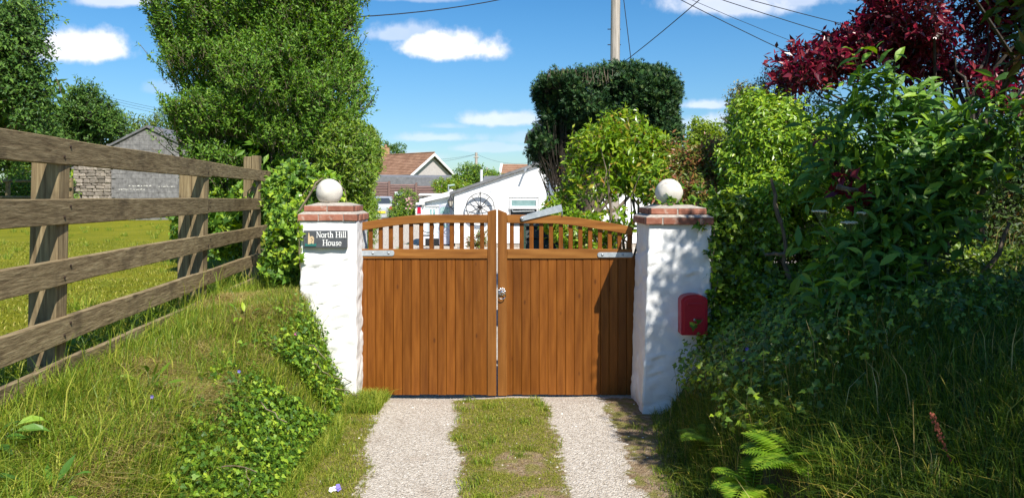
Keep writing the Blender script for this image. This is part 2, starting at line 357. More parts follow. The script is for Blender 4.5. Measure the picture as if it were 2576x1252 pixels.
zone[(cl_ > 0) & (cc[:, 0] > -2.36-.11*(cc[:, 1]-3.24)) & (cc[:, 1] < 13) & (cc[:, 1] > -8)] = 1
zone[(cr_ > 0) & (cc[:, 0] < 14) & (cc[:, 1] < 14) & (cc[:, 1] > -8)] = 2
zone[(cl_ > 0) & (zone == 4) & (cc[:, 0] > -70) & (cc[:, 1] < 75) & (cc[:, 1] > -8)] = 3
def gravelness(p):
    x, y = p[:, 0], p[:, 1]
    l0 = np.interp(y, [0, 4.2, 6.2, 9], [-.75, -.87, -1.16, -1.3]); l1 = np.interp(y, [0, 4.2, 6.2, 9], [-.22, -.33, -.50, -.5])
    r0 = np.interp(y, [0, 4.2, 6.2, 9], [.42, .36, .27, .2]); r1 = np.interp(y, [0, 4.2, 6.2, 9], [.86, .80, .74, .8])
    wv = .018*W1(p*1.5)+.014*W2(p)
    s = lambda a, b, w=.15: sstep(a-w, a+w, x+wv)*sstep(b+w, b-w, x+wv)
    g = np.maximum(s(l0, l1), s(r0, r1))
    return np.maximum(g, sstep(6.15, 6.5, y))
def ground_mat(name, kind):
    m, n, b, o = new_mat(name)
    pos = n.n('ShaderNodeNewGeometry').outputs['Position']
    b.inputs['Roughness'].default_value = .95; b.inputs['Specular IOR Level'].default_value = .15
    if kind == 'drive':
        at = n.n('ShaderNodeAttribute'); at.attribute_name = 'gravel'
        vo = n.n('ShaderNodeTexVoronoi'); n.put(vo.inputs['Vector'], pos); vo.inputs['Scale'].default_value = 105
        vo2 = n.n('ShaderNodeTexVoronoi'); n.put(vo2.inputs['Vector'], pos); vo2.inputs['Scale'].default_value = 75
        sp = n.n('ShaderNodeSeparateColor'); n.put(sp.inputs[0], vo.outputs['Color'])
        big = n.noise(pos, 3.2, 5, .6)
        gcol = n.ramp(sp.outputs[0], [(0, (.32, .275, .22)), (.25, (.51, .445, .37)), (.6, (.59, .525, .445)), (.85, (.66, .60, .52)), (1, (.76, .71, .64))])
        gcol = n.mix(n.m('MULTIPLY', n.ss(.5, .72, big), .45), gcol, (.40, .32, .25))
        scol = n.ramp(n.noise(pos, 26, 6, .65), [(.3, (.17, .115, .065)), (.5, (.28, .20, .12)), (.75, (.42, .34, .24))])
        moss = n.ss(.44, .58, n.noise(pos, 7, 5, .62))
        scol = n.mix(n.m('MULTIPLY', moss, .75), scol, (.185, .19, .035))
        f = n.ss(.38, .62, n.m('ADD', at.outputs['Fac'], n.m('MULTIPLY', n.m('SUBTRACT', n.noise(pos, 13, 6, .75), .5), 1.9)))
        n.put(b.inputs['Base Color'], n.mix(f, scol, gcol))
        h = n.m('ADD', n.m('MULTIPLY', vo.outputs['Distance'], -1.0), n.m('ADD', n.m('MULTIPLY', vo2.outputs['Distance'], -.9), n.noise(pos, 60, 4, .7)))
        n.put(b.inputs['Normal'], n.bump(h, .9, .010))
    elif kind == 'bank':
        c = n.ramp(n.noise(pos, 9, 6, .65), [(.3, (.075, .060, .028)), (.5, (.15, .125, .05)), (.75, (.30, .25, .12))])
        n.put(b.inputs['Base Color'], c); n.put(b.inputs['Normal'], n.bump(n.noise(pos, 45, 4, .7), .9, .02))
    elif kind == 'shadebank':  # darker copy of the bank soil, shade put into its colour
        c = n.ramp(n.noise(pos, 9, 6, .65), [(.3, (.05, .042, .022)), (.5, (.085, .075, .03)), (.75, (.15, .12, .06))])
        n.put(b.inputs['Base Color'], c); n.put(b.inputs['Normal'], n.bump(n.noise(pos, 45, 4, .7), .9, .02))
    else:
        c = n.ramp(n.noise(pos, .9, 6, .6), [(.3, (.17, .18, .006)), (.5, (.215, .215, .009)), (.72, (.28, .255, .02))])
        fine = n.noise(n.scl(pos, (1, .6, 1)), 55, 5, .75)
        big_ = n.noise(n.scl(pos, (1, .5, 1)), 4.5, 5, .65); c = n.mix(n.m('MULTIPLY', n.ss(.5, .68, big_), .55), c, (.13, .165, .012)); c = n.mix(n.ss(.5, .35, fine), c, (.11, .13, .006)); c = n.mix(n.m('MULTIPLY', n.ss(.55, .75, fine), .5), c, (.36, .32, .05))
        if kind == 'ground': c = n.mix(.35, c, (.09, .14, .03))
        n.put(b.inputs['Base Color'], c); n.put(b.inputs['Normal'], n.bump(fine, .9, .03))
    return m
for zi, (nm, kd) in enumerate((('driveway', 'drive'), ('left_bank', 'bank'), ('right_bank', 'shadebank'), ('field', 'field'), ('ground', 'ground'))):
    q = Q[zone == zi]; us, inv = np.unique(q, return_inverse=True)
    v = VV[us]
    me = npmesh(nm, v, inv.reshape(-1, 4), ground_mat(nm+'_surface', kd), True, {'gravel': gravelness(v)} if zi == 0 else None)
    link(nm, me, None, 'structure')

# ------------------------------------------------------------------ leaf and blade scattering
def leaf_t(kind):
    if kind == 'oval':
        v = [(0, 0, 0), (-.21, .42, .05), (0, .5, -.02), (.21, .42, .05), (0, 1, -.06)]
        f = [(0, 3, 2), (0, 2, 1), (3, 4, 2), (2, 4, 1)]
    elif kind == 'thin':
        v = [(0, 0, 0), (-.10, .45, .02), (.10, .45, .02), (0, 1, -.05)]
        f = [(0, 2, 1), (1, 2, 3)]
    elif kind == 'spray':
        v = [(0, 0, 0), (-.12, .4, .02), (.12, .4, .02), (0, 1, -.08), (-.42, .62, 0), (.42, .62, 0), (-.30, .9, -.04), (.32, .86, -.04)]
        f = [(0, 2, 1), (1, 2, 3), (0, 1, 4), (0, 5, 2), (1, 6, 4), (2, 5, 7)]
    elif kind == 'big':
        v = [(0, 0, 0), (-.13, .2, .05), (0, .22, 0), (.13, .2, .05), (-.19, .5, .05), (0, .52, -.02), (.19, .5, .05), (-.11, .78, -.03), (0, .8, -.09), (.11, .78, -.03), (0, 1.02, -.22)]
        f = [(0, 2, 1), (0, 3, 2), (1, 2, 5), (1, 5, 4), (2, 3, 6), (2, 6, 5), (4, 5, 8), (4, 8, 7), (5, 6, 9), (5, 9, 8), (7, 8, 10), (8, 9, 10)]
    elif kind == 'ivy':
        v = [(0, .12, 0), (-.30, 0, -.04), (-.48, .34, -.05), (-.22, .5, .03), (0, 1, -.1), (.22, .5, .03), (.48, .34, -.05), (.30, 0, -.04), (0, .4, .02)]
        f = [(8, 0, 1), (8, 1, 2), (8, 2, 3), (8, 3, 4), (8, 4, 5), (8, 5, 6), (8, 6, 7), (8, 7, 0)]
        f = [(a, c, b) for a, b, c in f]
    return np.array(v, float), np.array(f, int)
def unit(a): return a/(np.linalg.norm(a, axis=1)[:, None]+1e-9)
def frames(d, n):
    d = unit(d); x = unit(np.cross(d, n)); return x, d, np.cross(x, d)
def inst_mesh(name, t, pos, d, n, s, mat, off):
    v, f = t; x, d, n = frames(d, n)
    V = (pos-np.array(off))[:, None, :]+s[:, None, None]*(v[None, :, 0:1]*x[:, None, :]+v[None, :, 1:2]*d[:, None, :]+v[None, :, 2:3]*n[:, None, :])
    T = f[None]+(np.arange(len(pos))*len(v))[:, None, None]
    return npmesh(name, V.reshape(-1, 3), T.reshape(-1, 3), mat)
def E(cx, cy, rx, ry, Y, rd=None):
    c = P(cx, cy, Y); return (np.array(c), np.array((rx/F*Y, rd if rd else .6*(rx+ry)/2/F*Y, ry/F*Y)))
def shoots(rng, ells, n, shell=.55, up=.5, out=.8, rnd=.4, cf=3.0, ct=-.4, zmin=None, back=.25, rough=.14, bias=None, seed=0):
    w = np.array([(r[0]*r[1]*r[2])**(2/3) for c, r in ells]); w /= w.sum()
    cl = Waves(seed+77, cf); cl2 = Waves(seed+99, cf*.7)
    P0, D0 = [], []; got = 0
    C = np.array([e[0] for e in ells]); RR = np.array([e[1] for e in ells])
    for _ in range(60):
        m = n*2
        k = rng.choice(len(ells), m, p=w); u_ = unit(rng.normal(size=(m, 3)))
        r = rng.uniform(shell**3, 1, m)**(1/3)
        q = C[k]+u_*RR[k]*r[:, None]; q = q+unit(q-C[k])*(cl2(q)*rough*RR[k].mean(1))[:, None]
        nn = unit(u_/RR[k])
        inside = np.zeros(m, bool)      # drop points buried deep in another lobe
        for j in range(len(ells)):
            inside |= (((q-C[j])/RR[j])**2).sum(1) < (shell*.85)**2
        ok = ~inside & (cl(q) > ct) & ((nn[:, 1] < .3) | (rng.random(m) < back))
        if zmin is not None: ok &= q[:, 2] > zmin
        gz = hgt(q[:, 0], q[:, 1]); ok &= q[:, 2] > gz+.03
        q = q[ok]; nn = nn[ok]
        d = unit(out*nn+np.array((0, 0, up))+rnd*rng.normal(size=q.shape)+(np.array(bias) if bias is not None else 0))
        P0.append(q); D0.append(d); got += len(q)
        if got >= n: break
    return np.concatenate(P0)[:n], np.concatenate(D0)[:n]
def leaves_on(rng, p, d, per, length, L, lv=.3, spread=.9, fwd=.6, droop=.0, face=.8):
    n = len(p); t = (np.arange(per)+rng.random((n, per)))/per
    ln = length*rng.uniform(.6, 1.3, n)
    pos = p[:, None, :]+d[:, None, :]*(t*ln[:, None])[..., None]
    a = unit(np.cross(d, np.array((.3, .2, .9)))); b = np.cross(d, a)
    ph = rng.random((n, 1))*6.28+np.arange(per)[None]*2.4
    rad = a[:, None, :]*np.cos(ph)[..., None]+b[:, None, :]*np.sin(ph)[..., None]
    ld = rad*spread+d[:, None, :]*fwd+rng.normal(size=pos.shape)*.2; ld[..., 2] -= droop
    nm = np.array((.2, -.5, face))+d[:, None, :]*.45+rng.normal(size=pos.shape)*.5+0*pos
    s = L*rng.uniform(1-lv, 1+lv, (n, per))*(1-.25*(t > .85))
    f = lambda x: x.reshape(-1, 3)
    return f(pos), f(ld), f(nm), s.reshape(-1)
def in_view(p, m=350):
    px = CX+F*p[:, 0]/np.maximum(p[:, 1], .3); py = HY-F*(p[:, 2]-EYE)/np.maximum(p[:, 1], .3)
    return (px > -m) & (px < 2576+m) & (py > -m) & (py < 1252+m) & (p[:, 1] > .3), px, py
def twigs(name, p, d, ln, r, mat, parent, kind='stuff'):
    a = unit(np.cross(d, np.array((.2, .9, .3)))); b = np.cross(d, a); o = np.array(wl(parent))
    V = np.stack([p-d*.25*ln+a*r-o, p-d*.25*ln-a*r*.5+b*r*.87-o, p-d*.25*ln-a*r*.5-b*r*.87-o, p+d*ln-o], 1)
    T = np.array([(0, 1, 3), (1, 2, 3), (2, 0, 3)])[None]+(np.arange(len(p))*4)[:, None, None]
    return link(name, npmesh(name, V.reshape(-1, 3), T.reshape(-1, 3), mat), parent, kind)
def put_leaves(root, rng, t, arr, mat, K=250, cell=14, mass='foliage', one='leaf'):
    pos, d, n, s = arr
    ok, px, py = in_view(pos); pick = np.zeros(len(pos), bool)
    if K:
        inn = np.where((px > 3) & (px < 2573) & (py > 3) & (py < 1249))[0]
        if len(inn):
            key = (px[inn]//cell).astype(int)*10000+(py[inn]//cell).astype(int)
            dist = np.linalg.norm(pos[inn]-np.array((0, 0, EYE)), axis=1); od = np.lexsort((dist, key))
            first = np.r_[True, key[od][1:] != key[od][:-1]]
            cand = inn[od[first]]; cand = cand[np.argsort(-(s[cand]/pos[cand, 1])+rng.random(len(cand))*.3*(s[cand]/pos[cand, 1]).mean())]
            pick[cand[:K]] = True
    rest = ~pick
    if rest.any(): link(mass, inst_mesh(mass, t, pos[rest], d[rest], n[rest], s[rest], mat, wl(root)), root, 'stuff')
    if pick.any():
        ms = []
        for q in range(4):
            vv = t[0]*np.array((1+.12*(q-1.5), 1, 1+.5*(q-1.5))); ms.append(npmesh(one, vv, t[1], mat))
        x, dd, nn = frames(d[pick], n[pick])
        for i, (p_, s_) in enumerate(zip(pos[pick], s[pick])):
            m = Matrix(((x[i, 0], dd[i, 0], nn[i, 0], 0), (x[i, 1], dd[i, 1], nn[i, 1], 0), (x[i, 2], dd[i, 2], nn[i, 2], 0), (0, 0, 0, 1))) @ Matrix.Scale(s_, 4)
            piece(one, ms[i % 4], root, p_, m)
def crooked(rng, a, b, n=5, j=.06):
    a, b = np.array(a), np.array(b); L = np.linalg.norm(b-a); out = []
    for i in range(n+1):
        t = i/n; out.append(Vector(a+(b-a)*t+rng.normal(size=3)*j*L*math.sin(math.pi*t)*(.6 if i < n else 0)))
    return out
def plant(name, label, cat, base, ells, n, per, ln, L, t, mat, seed, K=250, bark='bark', twigm='twig', trunk=.05, limbs=8, sh={}, lv={}, group=None, cell=14, twr=.003, cull=True, trunk_to=None, fill=0, fs=2.4, fr=.66):
    rng = np.random.default_rng(seed)
    root = thing(name, label, cat, base, group)
    p, d = shoots(rng, ells, n, seed=seed, **sh)
    if cull:
        ok = in_view(p, 450)[0]; p, d = p[ok], d[ok]
    put_leaves(root, rng, leaf_t(t), leaves_on(rng, p, d, per, ln, L, **lv), M[mat], K, cell)
    if fill:
        w = np.array([r[0]*r[1]*r[2] for c, r in ells]); k = rng.choice(len(ells), fill, p=w/w.sum())
        q = np.array([e[0] for e in ells])[k]+unit(rng.normal(size=(fill, 3)))*np.array([e[1] for e in ells])[k]*(rng.random((fill, 1))**.5)*fr
        q = q[(q[:, 2] > hgt(q[:, 0], q[:, 1])+.05)]
        if cull: q = q[in_view(q, 450)[0]]
        link('inner_foliage', inst_mesh('inner_foliage', leaf_t(t), q, rng.normal(size=q.shape), rng.normal(size=q.shape), L*fs*rng.uniform(.6, 1.2, len(q)), M[mat], wl(root)), root, 'stuff')
    if twigm: twigs('twigs', p, d, ln, twr, M[twigm], root)
    if trunk:
        w = np.array([r[0]*r[1]*r[2] for c, r in ells]); top = sum(c*k for (c, r), k in zip(ells, w))/w.sum() if trunk_to is None else np.array(trunk_to)
        b0 = np.array(base)-np.array((0, 0, .1)); fork = b0+(top-b0)*.55
        MB().tube(crooked(rng, b0, fork, 5, .04), trunk, trunk*.7, 8).build('trunk', M[bark], root, True)
        mb = MB()
        for i in range(limbs):
            c, r = ells[i % len(ells)]; e = c+unit(rng.normal(size=(1, 3)))[0]*r*.75
            st = b0+(fork-b0)*rng.uniform(.55, 1)
            mb.tube(crooked(rng, st, e, 5, .07), trunk*.5, trunk*.1, 5)
        mb.build('branches', M[bark], root, True, kind='stuff')
    return root
def tufts(rng, p, k, r):
    """k blades round each point, leaning outwards"""
    a = rng.random((len(p), k))*6.283; d = r*np.sqrt(rng.random((len(p), k)))
    x = (p[:, :1]+np.cos(a)*d).ravel(); y = (p[:, 1:2]+np.sin(a)*d).ravel()
    return np.stack([x, y, hgt(x, y)-.01], 1), (a+rng.normal(size=a.shape)*.5).ravel(), np.repeat(rng.uniform(.6, 1.5, len(p)), k)
def blades(name, rng, p, H, w, lean, mat, parent=None, kind='stuff', curl=.6, a=None, hs_=1):
    n = len(p); h = H*hs_*rng.uniform(.45, 1.35, n); a = rng.random(n)*6.283 if a is None else a
    hd = np.stack([np.cos(a), np.sin(a), 0*a], 1); wd = np.stack([-np.sin(a), np.cos(a), 0*a], 1)
    tw = rng.random(n)*6.283; wd = unit(wd+.6*np.stack([np.cos(tw), np.sin(tw), 0*tw], 1))*(w*rng.uniform(.6, 1.3, n))[:, None]*.5
    ln = (lean*rng.uniform(.3, 1.5, n))[:, None]; up = np.array((0, 0, 1.)); hh = h[:, None]
    m = p+up*hh*.6+hd*hh*.28*ln; tp = p+up*hh*np.clip(1-.45*ln*curl, .25, 1)+hd*hh*.95*ln
    V = np.stack([p-wd, p+wd, m-wd*.75, m+wd*.75, tp], 1)
    T = np.array([(0, 1, 3), (0, 3, 2), (2, 3, 4)])[None]+(np.arange(n)*5)[:, None, None]
    return link(name, npmesh(name, (V-np.array(wl(parent))).reshape(-1, 3), T.reshape(-1, 3), mat), parent, kind)
def on_ground(rng, n, x0, x1, y0, y1, keep=None):
    n = int(n*3.0); x = rng.uniform(x0, x1, n); y = rng.uniform(y0, y1, n); p = np.stack([x, y, hgt(x, y)-.01], 1)
    if keep is not None: p = p[keep(p)]
    nz_ = ground_normal(p)[:, 2]; p = p[rng.random(len(p)) < .3/np.clip(nz_, .3, 1)]      # even cover on steep faces too
    return p
def ground_normal(p):
    e = .03; zx = (hgt(p[:, 0]+e, p[:, 1])-hgt(p[:, 0]-e, p[:, 1]))/(2*e); zy = (hgt(p[:, 0], p[:, 1]+e)-hgt(p[:, 0], p[:, 1]-e))/(2*e)
    return unit(np.stack([-zx, -zy, np.ones(len(p))], 1))
# ------------------------------------------------------------------ gate (two leaves between the pillars)
GYF = 6.40
def gx_(x): return (x-CX)*GYF/F
def gz_(y): return EYE-(y-HY)*GYF/F
ZB = gz_(995); ZM0, ZM1 = gz_(650.5), gz_(626.5)
random.seed(4)
def curve_rail(name, xs, top, hgt_, root):
    mb = MB(); vs = []
    for x in xs:
        zt = gz_(top(x)); zb = zt-hgt_
        vs += [(gx_(x), GYF, zb), (gx_(x), GYF, zt), (gx_(x), GYF+.045, zt), (gx_(x), GYF+.045, zb)]
    n = len(xs); fs = [(0, 1, 2, 3), (4*n-1, 4*n-2, 4*n-3, 4*n-4)]
    for i in range(n-1):
        for a in range(4): fs.append((4*i+a, 4*i+4+a, 4*i+4+(a+1) % 4, 4*i+(a+1) % 4))
    return mb.add(vs, fs).build(name, M['gate_rail'], root, True, .004, 1)
def strap(root, x0, x1, y0, y1, bolts, flip):
    z0, z1 = gz_(y1), gz_(y0); a, b = gx_(x0), gx_(x1); h = z1-z0; pts = []
    if not flip: pts = [(a, z0), (b-h*.35, z0), (b-h*.08, z0+h*.12), (b, z0+h*.35), (b, z1-h*.35), (b-h*.08, z1-h*.12), (b-h*.35, z1), (a, z1)]
    else: pts = [(b, z1), (a+h*.35, z1), (a+h*.08, z1-h*.12), (a, z1-h*.35), (a, z0+h*.35), (a+h*.08, z0+h*.12), (a+h*.35, z0), (b, z0)]
    s = MB().prism(pts, GYF-.008, GYF-.001).build('hinge_strap', M['galv'], root, False, .0015)
    for bx_ in bolts:
        MB().lathe((gx_(bx_), GYF-.008, (z0+z1)/2), [(.011, 0), (.011, .002), (.007, .006), (.002, .0075)], 10, 'y').build('bolt', M['bolt'], s, True)
bm_board = MB().box(-.0372, .0372, 0, .020, 0, ZM0-ZB+.02).box(-.0384, .0384, .009, .0185, .001, ZM0-ZB+.018).mesh('board', M['gate_board'], bevel=.004)
bm_slat = MB().box(-.0185, .0185, 0, .018, 0, 1).mesh('slat', M['gate_board'], bevel=.003)
def leaf_gate(label, x0, x1, stile, rail0, top, boards, slats, hinge):
    root = thing('wooden_gate', label, 'gate', (gx_((x0+x1)/2), GYF+.02, ZB))
    sx0, sx1 = sorted((gx_(stile[0]), gx_(stile[1])))
    zs = [gz_(y) for y in stile[2:]]
    MB().hexa([(sx0, GYF-.002, ZB), (sx1, GYF-.002, ZB), (sx1, GYF+.05, ZB), (sx0, GYF+.05, ZB), (sx0, GYF-.002, zs[0]), (sx1, GYF-.002, zs[1]), (sx1, GYF+.05, zs[1]), (sx0, GYF+.05, zs[0])]).build('stile', M['gate_stile'], root, False, .004)
    xs = np.linspace(rail0[0], rail0[1], 18)
    curve_rail('top_rail', xs, top, .073, root)
    bx(gx_(rail0[0]), gx_(rail0[1]), GYF, GYF+.045, ZM0, ZM1).build('middle_rail', M['gate_rail'], root, False, .004)
    bx(gx_(rail0[0])+.003, gx_(rail0[1])-.003, GYF+.036, GYF+.07, ZB+.06, ZB+.16).build('brace', M['gate_rail'], root)
    hx = (rail0[0], rail0[0]+7) if hinge < 0 else (rail0[1]-7, rail0[1])
    bx(gx_(hx[0]), gx_(hx[1]), GYF+.036, GYF+.075, ZB+.165, ZM0-.003).build('hinge_stile', M['gate_stile'], root)
    for x in boards:
        piece('board', bm_board, root, (gx_(x), GYF+.014+random.uniform(-.0012, .0012), ZB+.004+random.uniform(-.003, .003)))
    for x in slats:
        zt = gz_(top(x))-.05
        piece('slat', bm_slat, root, (gx_(x), GYF+.024, ZM1-.005), Matrix.Diagonal((1, 1, zt-ZM1+.005, 1)))
    return root
tl = lambda x: 540-(0 if x > 1070 else 0)+(0 if x > 1070 else 21*((1070-x)/171)**1.5)
tr_ = lambda x: 540+1.5*(x-1275)/140+(0 if x < 1390 else 27*((x-1390)/200)**1.35)
gl = leaf_gate('left leaf of the brown slatted gate, hinged on the pillar with the house name', 899, 1249, (1226, 1248.6, 532, 526.5), (899, 1226), tl,
               [899+12+22.25*i for i in range(14)]+[1218.5], [905+25.62*i for i in range(13)], -1)
gr = leaf_gate('right leaf of the brown slatted gate, with ring handle and raised metal bar', 1251.5, 1591, (1252.2, 1275.5, 526.5, 536), (1275.5, 1591), tr_,
               [1275+4+22.1*i for i in range(15)], [1287.5+24.75*i for i in range(13)], 1)
strap(gl, 899, 992, 629.5, 643.5, (938, 978), False)
strap(gr, 1503, 1591, 634.5, 647, (1515, 1566), True)
# throw-over bar
a, b = Vector((gx_(1313), GYF, gz_(550))), Vector((gx_(1413), GYF, gz_(523.5)))
dv = (b-a).normalized(); up_ = Vector((-dv.z, 0, dv.x))
mb = MB(); w0, w1 = .021, .03
pl = [a-dv*.012-up_*w0*.7, a+dv*.004-up_*w0, b-up_*w1, b+dv*.004+up_*w1, a+dv*.004+up_*w0, a-dv*.012+up_*w0*.7]
mb.prism([(p.x, p.z) for p in pl], GYF-.014, GYF-.006)
mb.prism([(p.x, p.z) for p in (a+dv*.05+up_*(w0-.001), b+up_*(w1-.003), b+up_*(w1+.002), a+dv*.05+up_*(w0+.003))], GYF-.0145, GYF+.06)
bar = mb.build('latch_bar', M['galv'], gr, False, .0015)
MB().lathe((a.x, GYF-.014, a.z), [(.012, 0), (.012, .003), (.007, .008), (.002, .009)], 10, 'y').build('bolt', M['bolt'], bar, True)
MB().ring(b+Vector((.004, .012, -.052)), .022, .005, 'x', 16, 6).tube([b+Vector((.004, .012, -.03)), b+Vector((.0, .012, .0))], .006).build('chain_link', M['bolt'], bar, True)
# ring handle
hc = Vector((gx_(1262.5), GYF-.002, gz_(733)))
rh = MB()
for i in range(9):
    t = 2*math.pi*i/9; rh.lathe(hc+Vector((.026*math.cos(t), 0, .026*math.sin(t))), [(.009, 0), (.009, .004), (.004, .007)], 8, 'y')
rh.lathe(hc, [(.024, 0), (.024, .006), (.016, .02), (.010, .03), (.003, .032)], 16, 'y')
rho = rh.build('handle_rose', M['chrome'], gr, True)
MB().ring(hc+Vector((.002, -.03, -.030)), .030, .0042, 'y', 28, 8).build('handle_ring', M['chrome'], rho, True)

# ------------------------------------------------------------------ pillars
def lumpy(name, x0, x1, y0, y1, z0, z1, root, seed, step=.016, amp=.015, flare=0.0, shear=0.0, creases=()):
    bm = bmesh.new()
    c = Vector(((x0+x1)/2, (y0+y1)/2, (z0+z1)/2)); hh = Vector(((x1-x0)/2, (y1-y0)/2, (z1-z0)/2))
    def face(o, u, v, nu, nv):
        g = [[bm.verts.new(o+u*(i/nu)+v*(j/nv)) for i in range(nu+1)] for j in range(nv+1)]
        for j in range(nv):
            for i in range(nu): bm.faces.new((g[j][i], g[j][i+1], g[j+1][i+1], g[j+1][i]))
    X, Y, Z = Vector((x1-x0, 0, 0)), Vector((0, y1-y0, 0)), Vector((0, 0, z1-z0)); o = Vector((x0, y0, z0))
    k = lambda v: max(2, int(v.length/step))
    face(o, X, Z, k(X), k(Z)); face(o+Y+X, -X, Z, k(X), k(Z)); face(o+X, Y, Z, k(Y), k(Z)); face(o+Y, -Y, Z, k(Y), k(Z)); face(o+Z, X, Y, 4, 4)
    bmesh.ops.remove_doubles(bm, verts=bm.verts, dist=.001)
    for v in bm.verts:
        q = v.co-c; e = Vector((abs(q.x/hh.x)**9*(1 if q.x > 0 else -1), abs(q.y/hh.y)**9*(1 if q.y > 0 else -1), 0))
        e = e.normalized() if e.length > 1e-4 else Vector((0, 0, 0))
        s = Vector((v.co.x*3.1+seed, v.co.y*3.1, v.co.z*4.6)); s += mnoise.noise_vector(s*1.5)*.35
        dd, _ = mnoise.voronoi(s); pil = min(1, max(0, (dd[1]-dd[0])*2.4)); pil = pil*pil*(3-2*pil)
        w = min(1, max(0, (z1-v.co.z)/.12))
        m_ = .35+.65*max(0, mnoise.noise(Vector((v.co.x*2+seed, v.co.y*2, v.co.z*2)))+.45)
        v.co += e*(amp*m_*(pil-.75)*w+.006*mnoise.noise(v.co*14)*w+.0025*mnoise.noise(v.co*40))
        if v.co.y < y0+.03:
            for cx, cz, cw in creases:      # rough lips of render over the stones behind
                dx = (v.co.x-cx)/cw; zz = v.co.z-cz-.012*math.sin(dx*2.2)+.006*mnoise.noise(Vector((v.co.x*30, cz*7, 0)))
                if abs(dx) < 1.6 and abs(zz) < .06: v.co.y += (-.013*math.exp(-((zz-.012)/.013)**2)+.010*math.exp(-((zz+.012)/.012)**2))*math.exp(-dx*dx*1.6)
        t = (z1-v.co.z)/(z1-z0)
        v.co.x += (v.co.x-c.x)/hh.x*flare*t+shear*t
    me = bpy.data.meshes.new(name); 
    bmesh.ops.translate(bm, verts=bm.verts, vec=-wl(root)); bmesh.ops.recalc_face_normals(bm, faces=bm.faces)
    bm.to_mesh(me); bm.free(); me.polygons.foreach_set('use_smooth', [True]*len(me.polygons)); me.materials.append(M['white'])
    return link(name, me, root)
def brick_mesh(l, w, h, seed):
    bm = bmesh.new(); bmesh.ops.create_cube(bm, size=1)
    for v in bm.verts: v.co = Vector((v.co.x*l, v.co.y*w, v.co.z*h))
    bmesh.ops.bevel(bm, geom=bm.edges[:], offset=.005, segments=1, affect='EDGES')
    for v in bm.verts: v.co += mnoise.noise_vector(v.co*9+Vector((seed*3.7, 0, 0)))*.004
    me = bpy.data.meshes.new('brick'); bm.to_mesh(me); bm.free(); me.materials.append(M['brick']); return me
def brick_course(root, x0, x1, y0, y1, z0, z1, offs, seed):
    """a ring of bricks; offs = joint fractions along the front"""
    w = .1; J = .009; h = z1-z0-.002
    k = 0
    def run(pa, pb, cuts, rot):
        nonlocal k
        L = (pb-pa).length; cs = [0]+list(cuts)+[1]
        for a_, b_ in zip(cs[:-1], cs[1:]):
            ln = (b_-a_)*L-J; mid = pa+(pb-pa)*((a_+b_)/2); k += 1
            piece('brick', brick_mesh(ln, w, h, seed+k), root, mid+Vector((random.uniform(-.002, .002), random.uniform(-.003, .003), 0)), Matrix.Rotation(rot+random.uniform(-.006, .006), 4, 'Z'))
    zc = (z0+z1)/2
    run(Vector((x0, y0+w/2, zc)), Vector((x1, y0+w/2, zc)), offs, 0)
    run(Vector((x0, y1-w/2, zc)), Vector((x1, y1-w/2, zc)), [1-o for o in reversed(offs)], 0)
    run(Vector((x0+w/2, y0+w+J/2, zc)), Vector((x0+w/2, y1-w-J/2, zc)), [.5], math.pi/2)
    run(Vector((x1-w/2, y0+w+J/2, zc)), Vector((x1-w/2, y1-w-J/2, zc)), [.5], math.pi/2)
    bx(x0+.008, x1-.008, y0+.008, y1-.008, z0+.001, z1+.004).build('mortar', M['mortar'], root)
def ball(root, c, r, seed):
    bm = bmesh.new(); bmesh.ops.create_uvsphere(bm, u_segments=40, v_segments=26, radius=r)
    for v in bm.verts:
        v.co += v.co.normalized()*(.004*mnoise.noise(v.co*16+Vector((seed, 0, 0)))+.002*mnoise.noise(v.co*45))
        v.co.z = max(v.co.z, -r*.80)
        v.co += c-wl(root)
    me = bpy.data.meshes.new('ball_finial'); bm.to_mesh(me); bm.free(); me.polygons.foreach_set('use_smooth', [True]*len(me.polygons)); me.materials.append(M['ball'])
    return link('ball_finial', me, root)
def cap(root, x0, x1, y0, y1, z, inset, offs1, offs2, seed):
    brick_course(root, x0, x1, y0, y1, z, z+.056, offs1, seed)
    i = inset
    # sloping mortar on the lower course
    MB().hexa([(x0+.004, y0+.004, z+.056), (x1-.004, y0+.004, z+.056), (x1-.004, y1-.004, z+.056), (x0+.004, y1-.004, z+.056),
               (x0+i, y0+i, z+.077), (x1-i, y0+i, z+.077), (x1-i, y1-i, z+.077), (x0+i, y1-i, z+.077)]).build('mortar', M['mortar'], root)
    brick_course(root, x0+i, x1-i, y0+i, y1-i, z+.078, z+.126, offs2, seed+50)
    i2 = i+.004; j = i+.10
    MB().hexa([(x0+i2, y0+i2, z+.126), (x1-i2, y0+i2, z+.126), (x1-i2, y1-i2, z+.126), (x0+i2, y1-i2, z+.126),
               (x0+j, y0+j, z+.152), (x1-j, y0+j, z+.152), (x1-j, y1-j, z+.152), (x0+j, y1-j, z+.152)]).build('mortar', M['mortar'], root)
pl_ = thing('gate_pillar', 'white rendered pillar carrying the house name plate, brick cap and stone ball', 'pillar', (-1.53, 6.4, 0))
lumpy('body', -1.768, -1.295, 6.165, 6.64, -.12, 1.497, pl_, 3.3, creases=[((x-CX)*6.165/F, EYE-(y-HY)*6.165/F, w) for x, y, w in ((800, 668, .09), (782, 714, .07), (848, 716, .06), (846, 771, .05), (852, 822, .07), (803, 834, .06), (852, 913, .06), (822, 880, .07), (865, 655, .05), (812, 762, .06))])
cap(pl_, -1.788, -1.284, 6.145, 6.66, 1.498, .042, [.35, .765], [.47], 10)
ball(pl_, Vector((-1.566, 6.34, 1.742)), .112, 1.5)
pr_ = thing('gate_pillar', 'white rendered pillar with the red post box, half overgrown by ivy', 'pillar', (1.31, 6.05, 0))
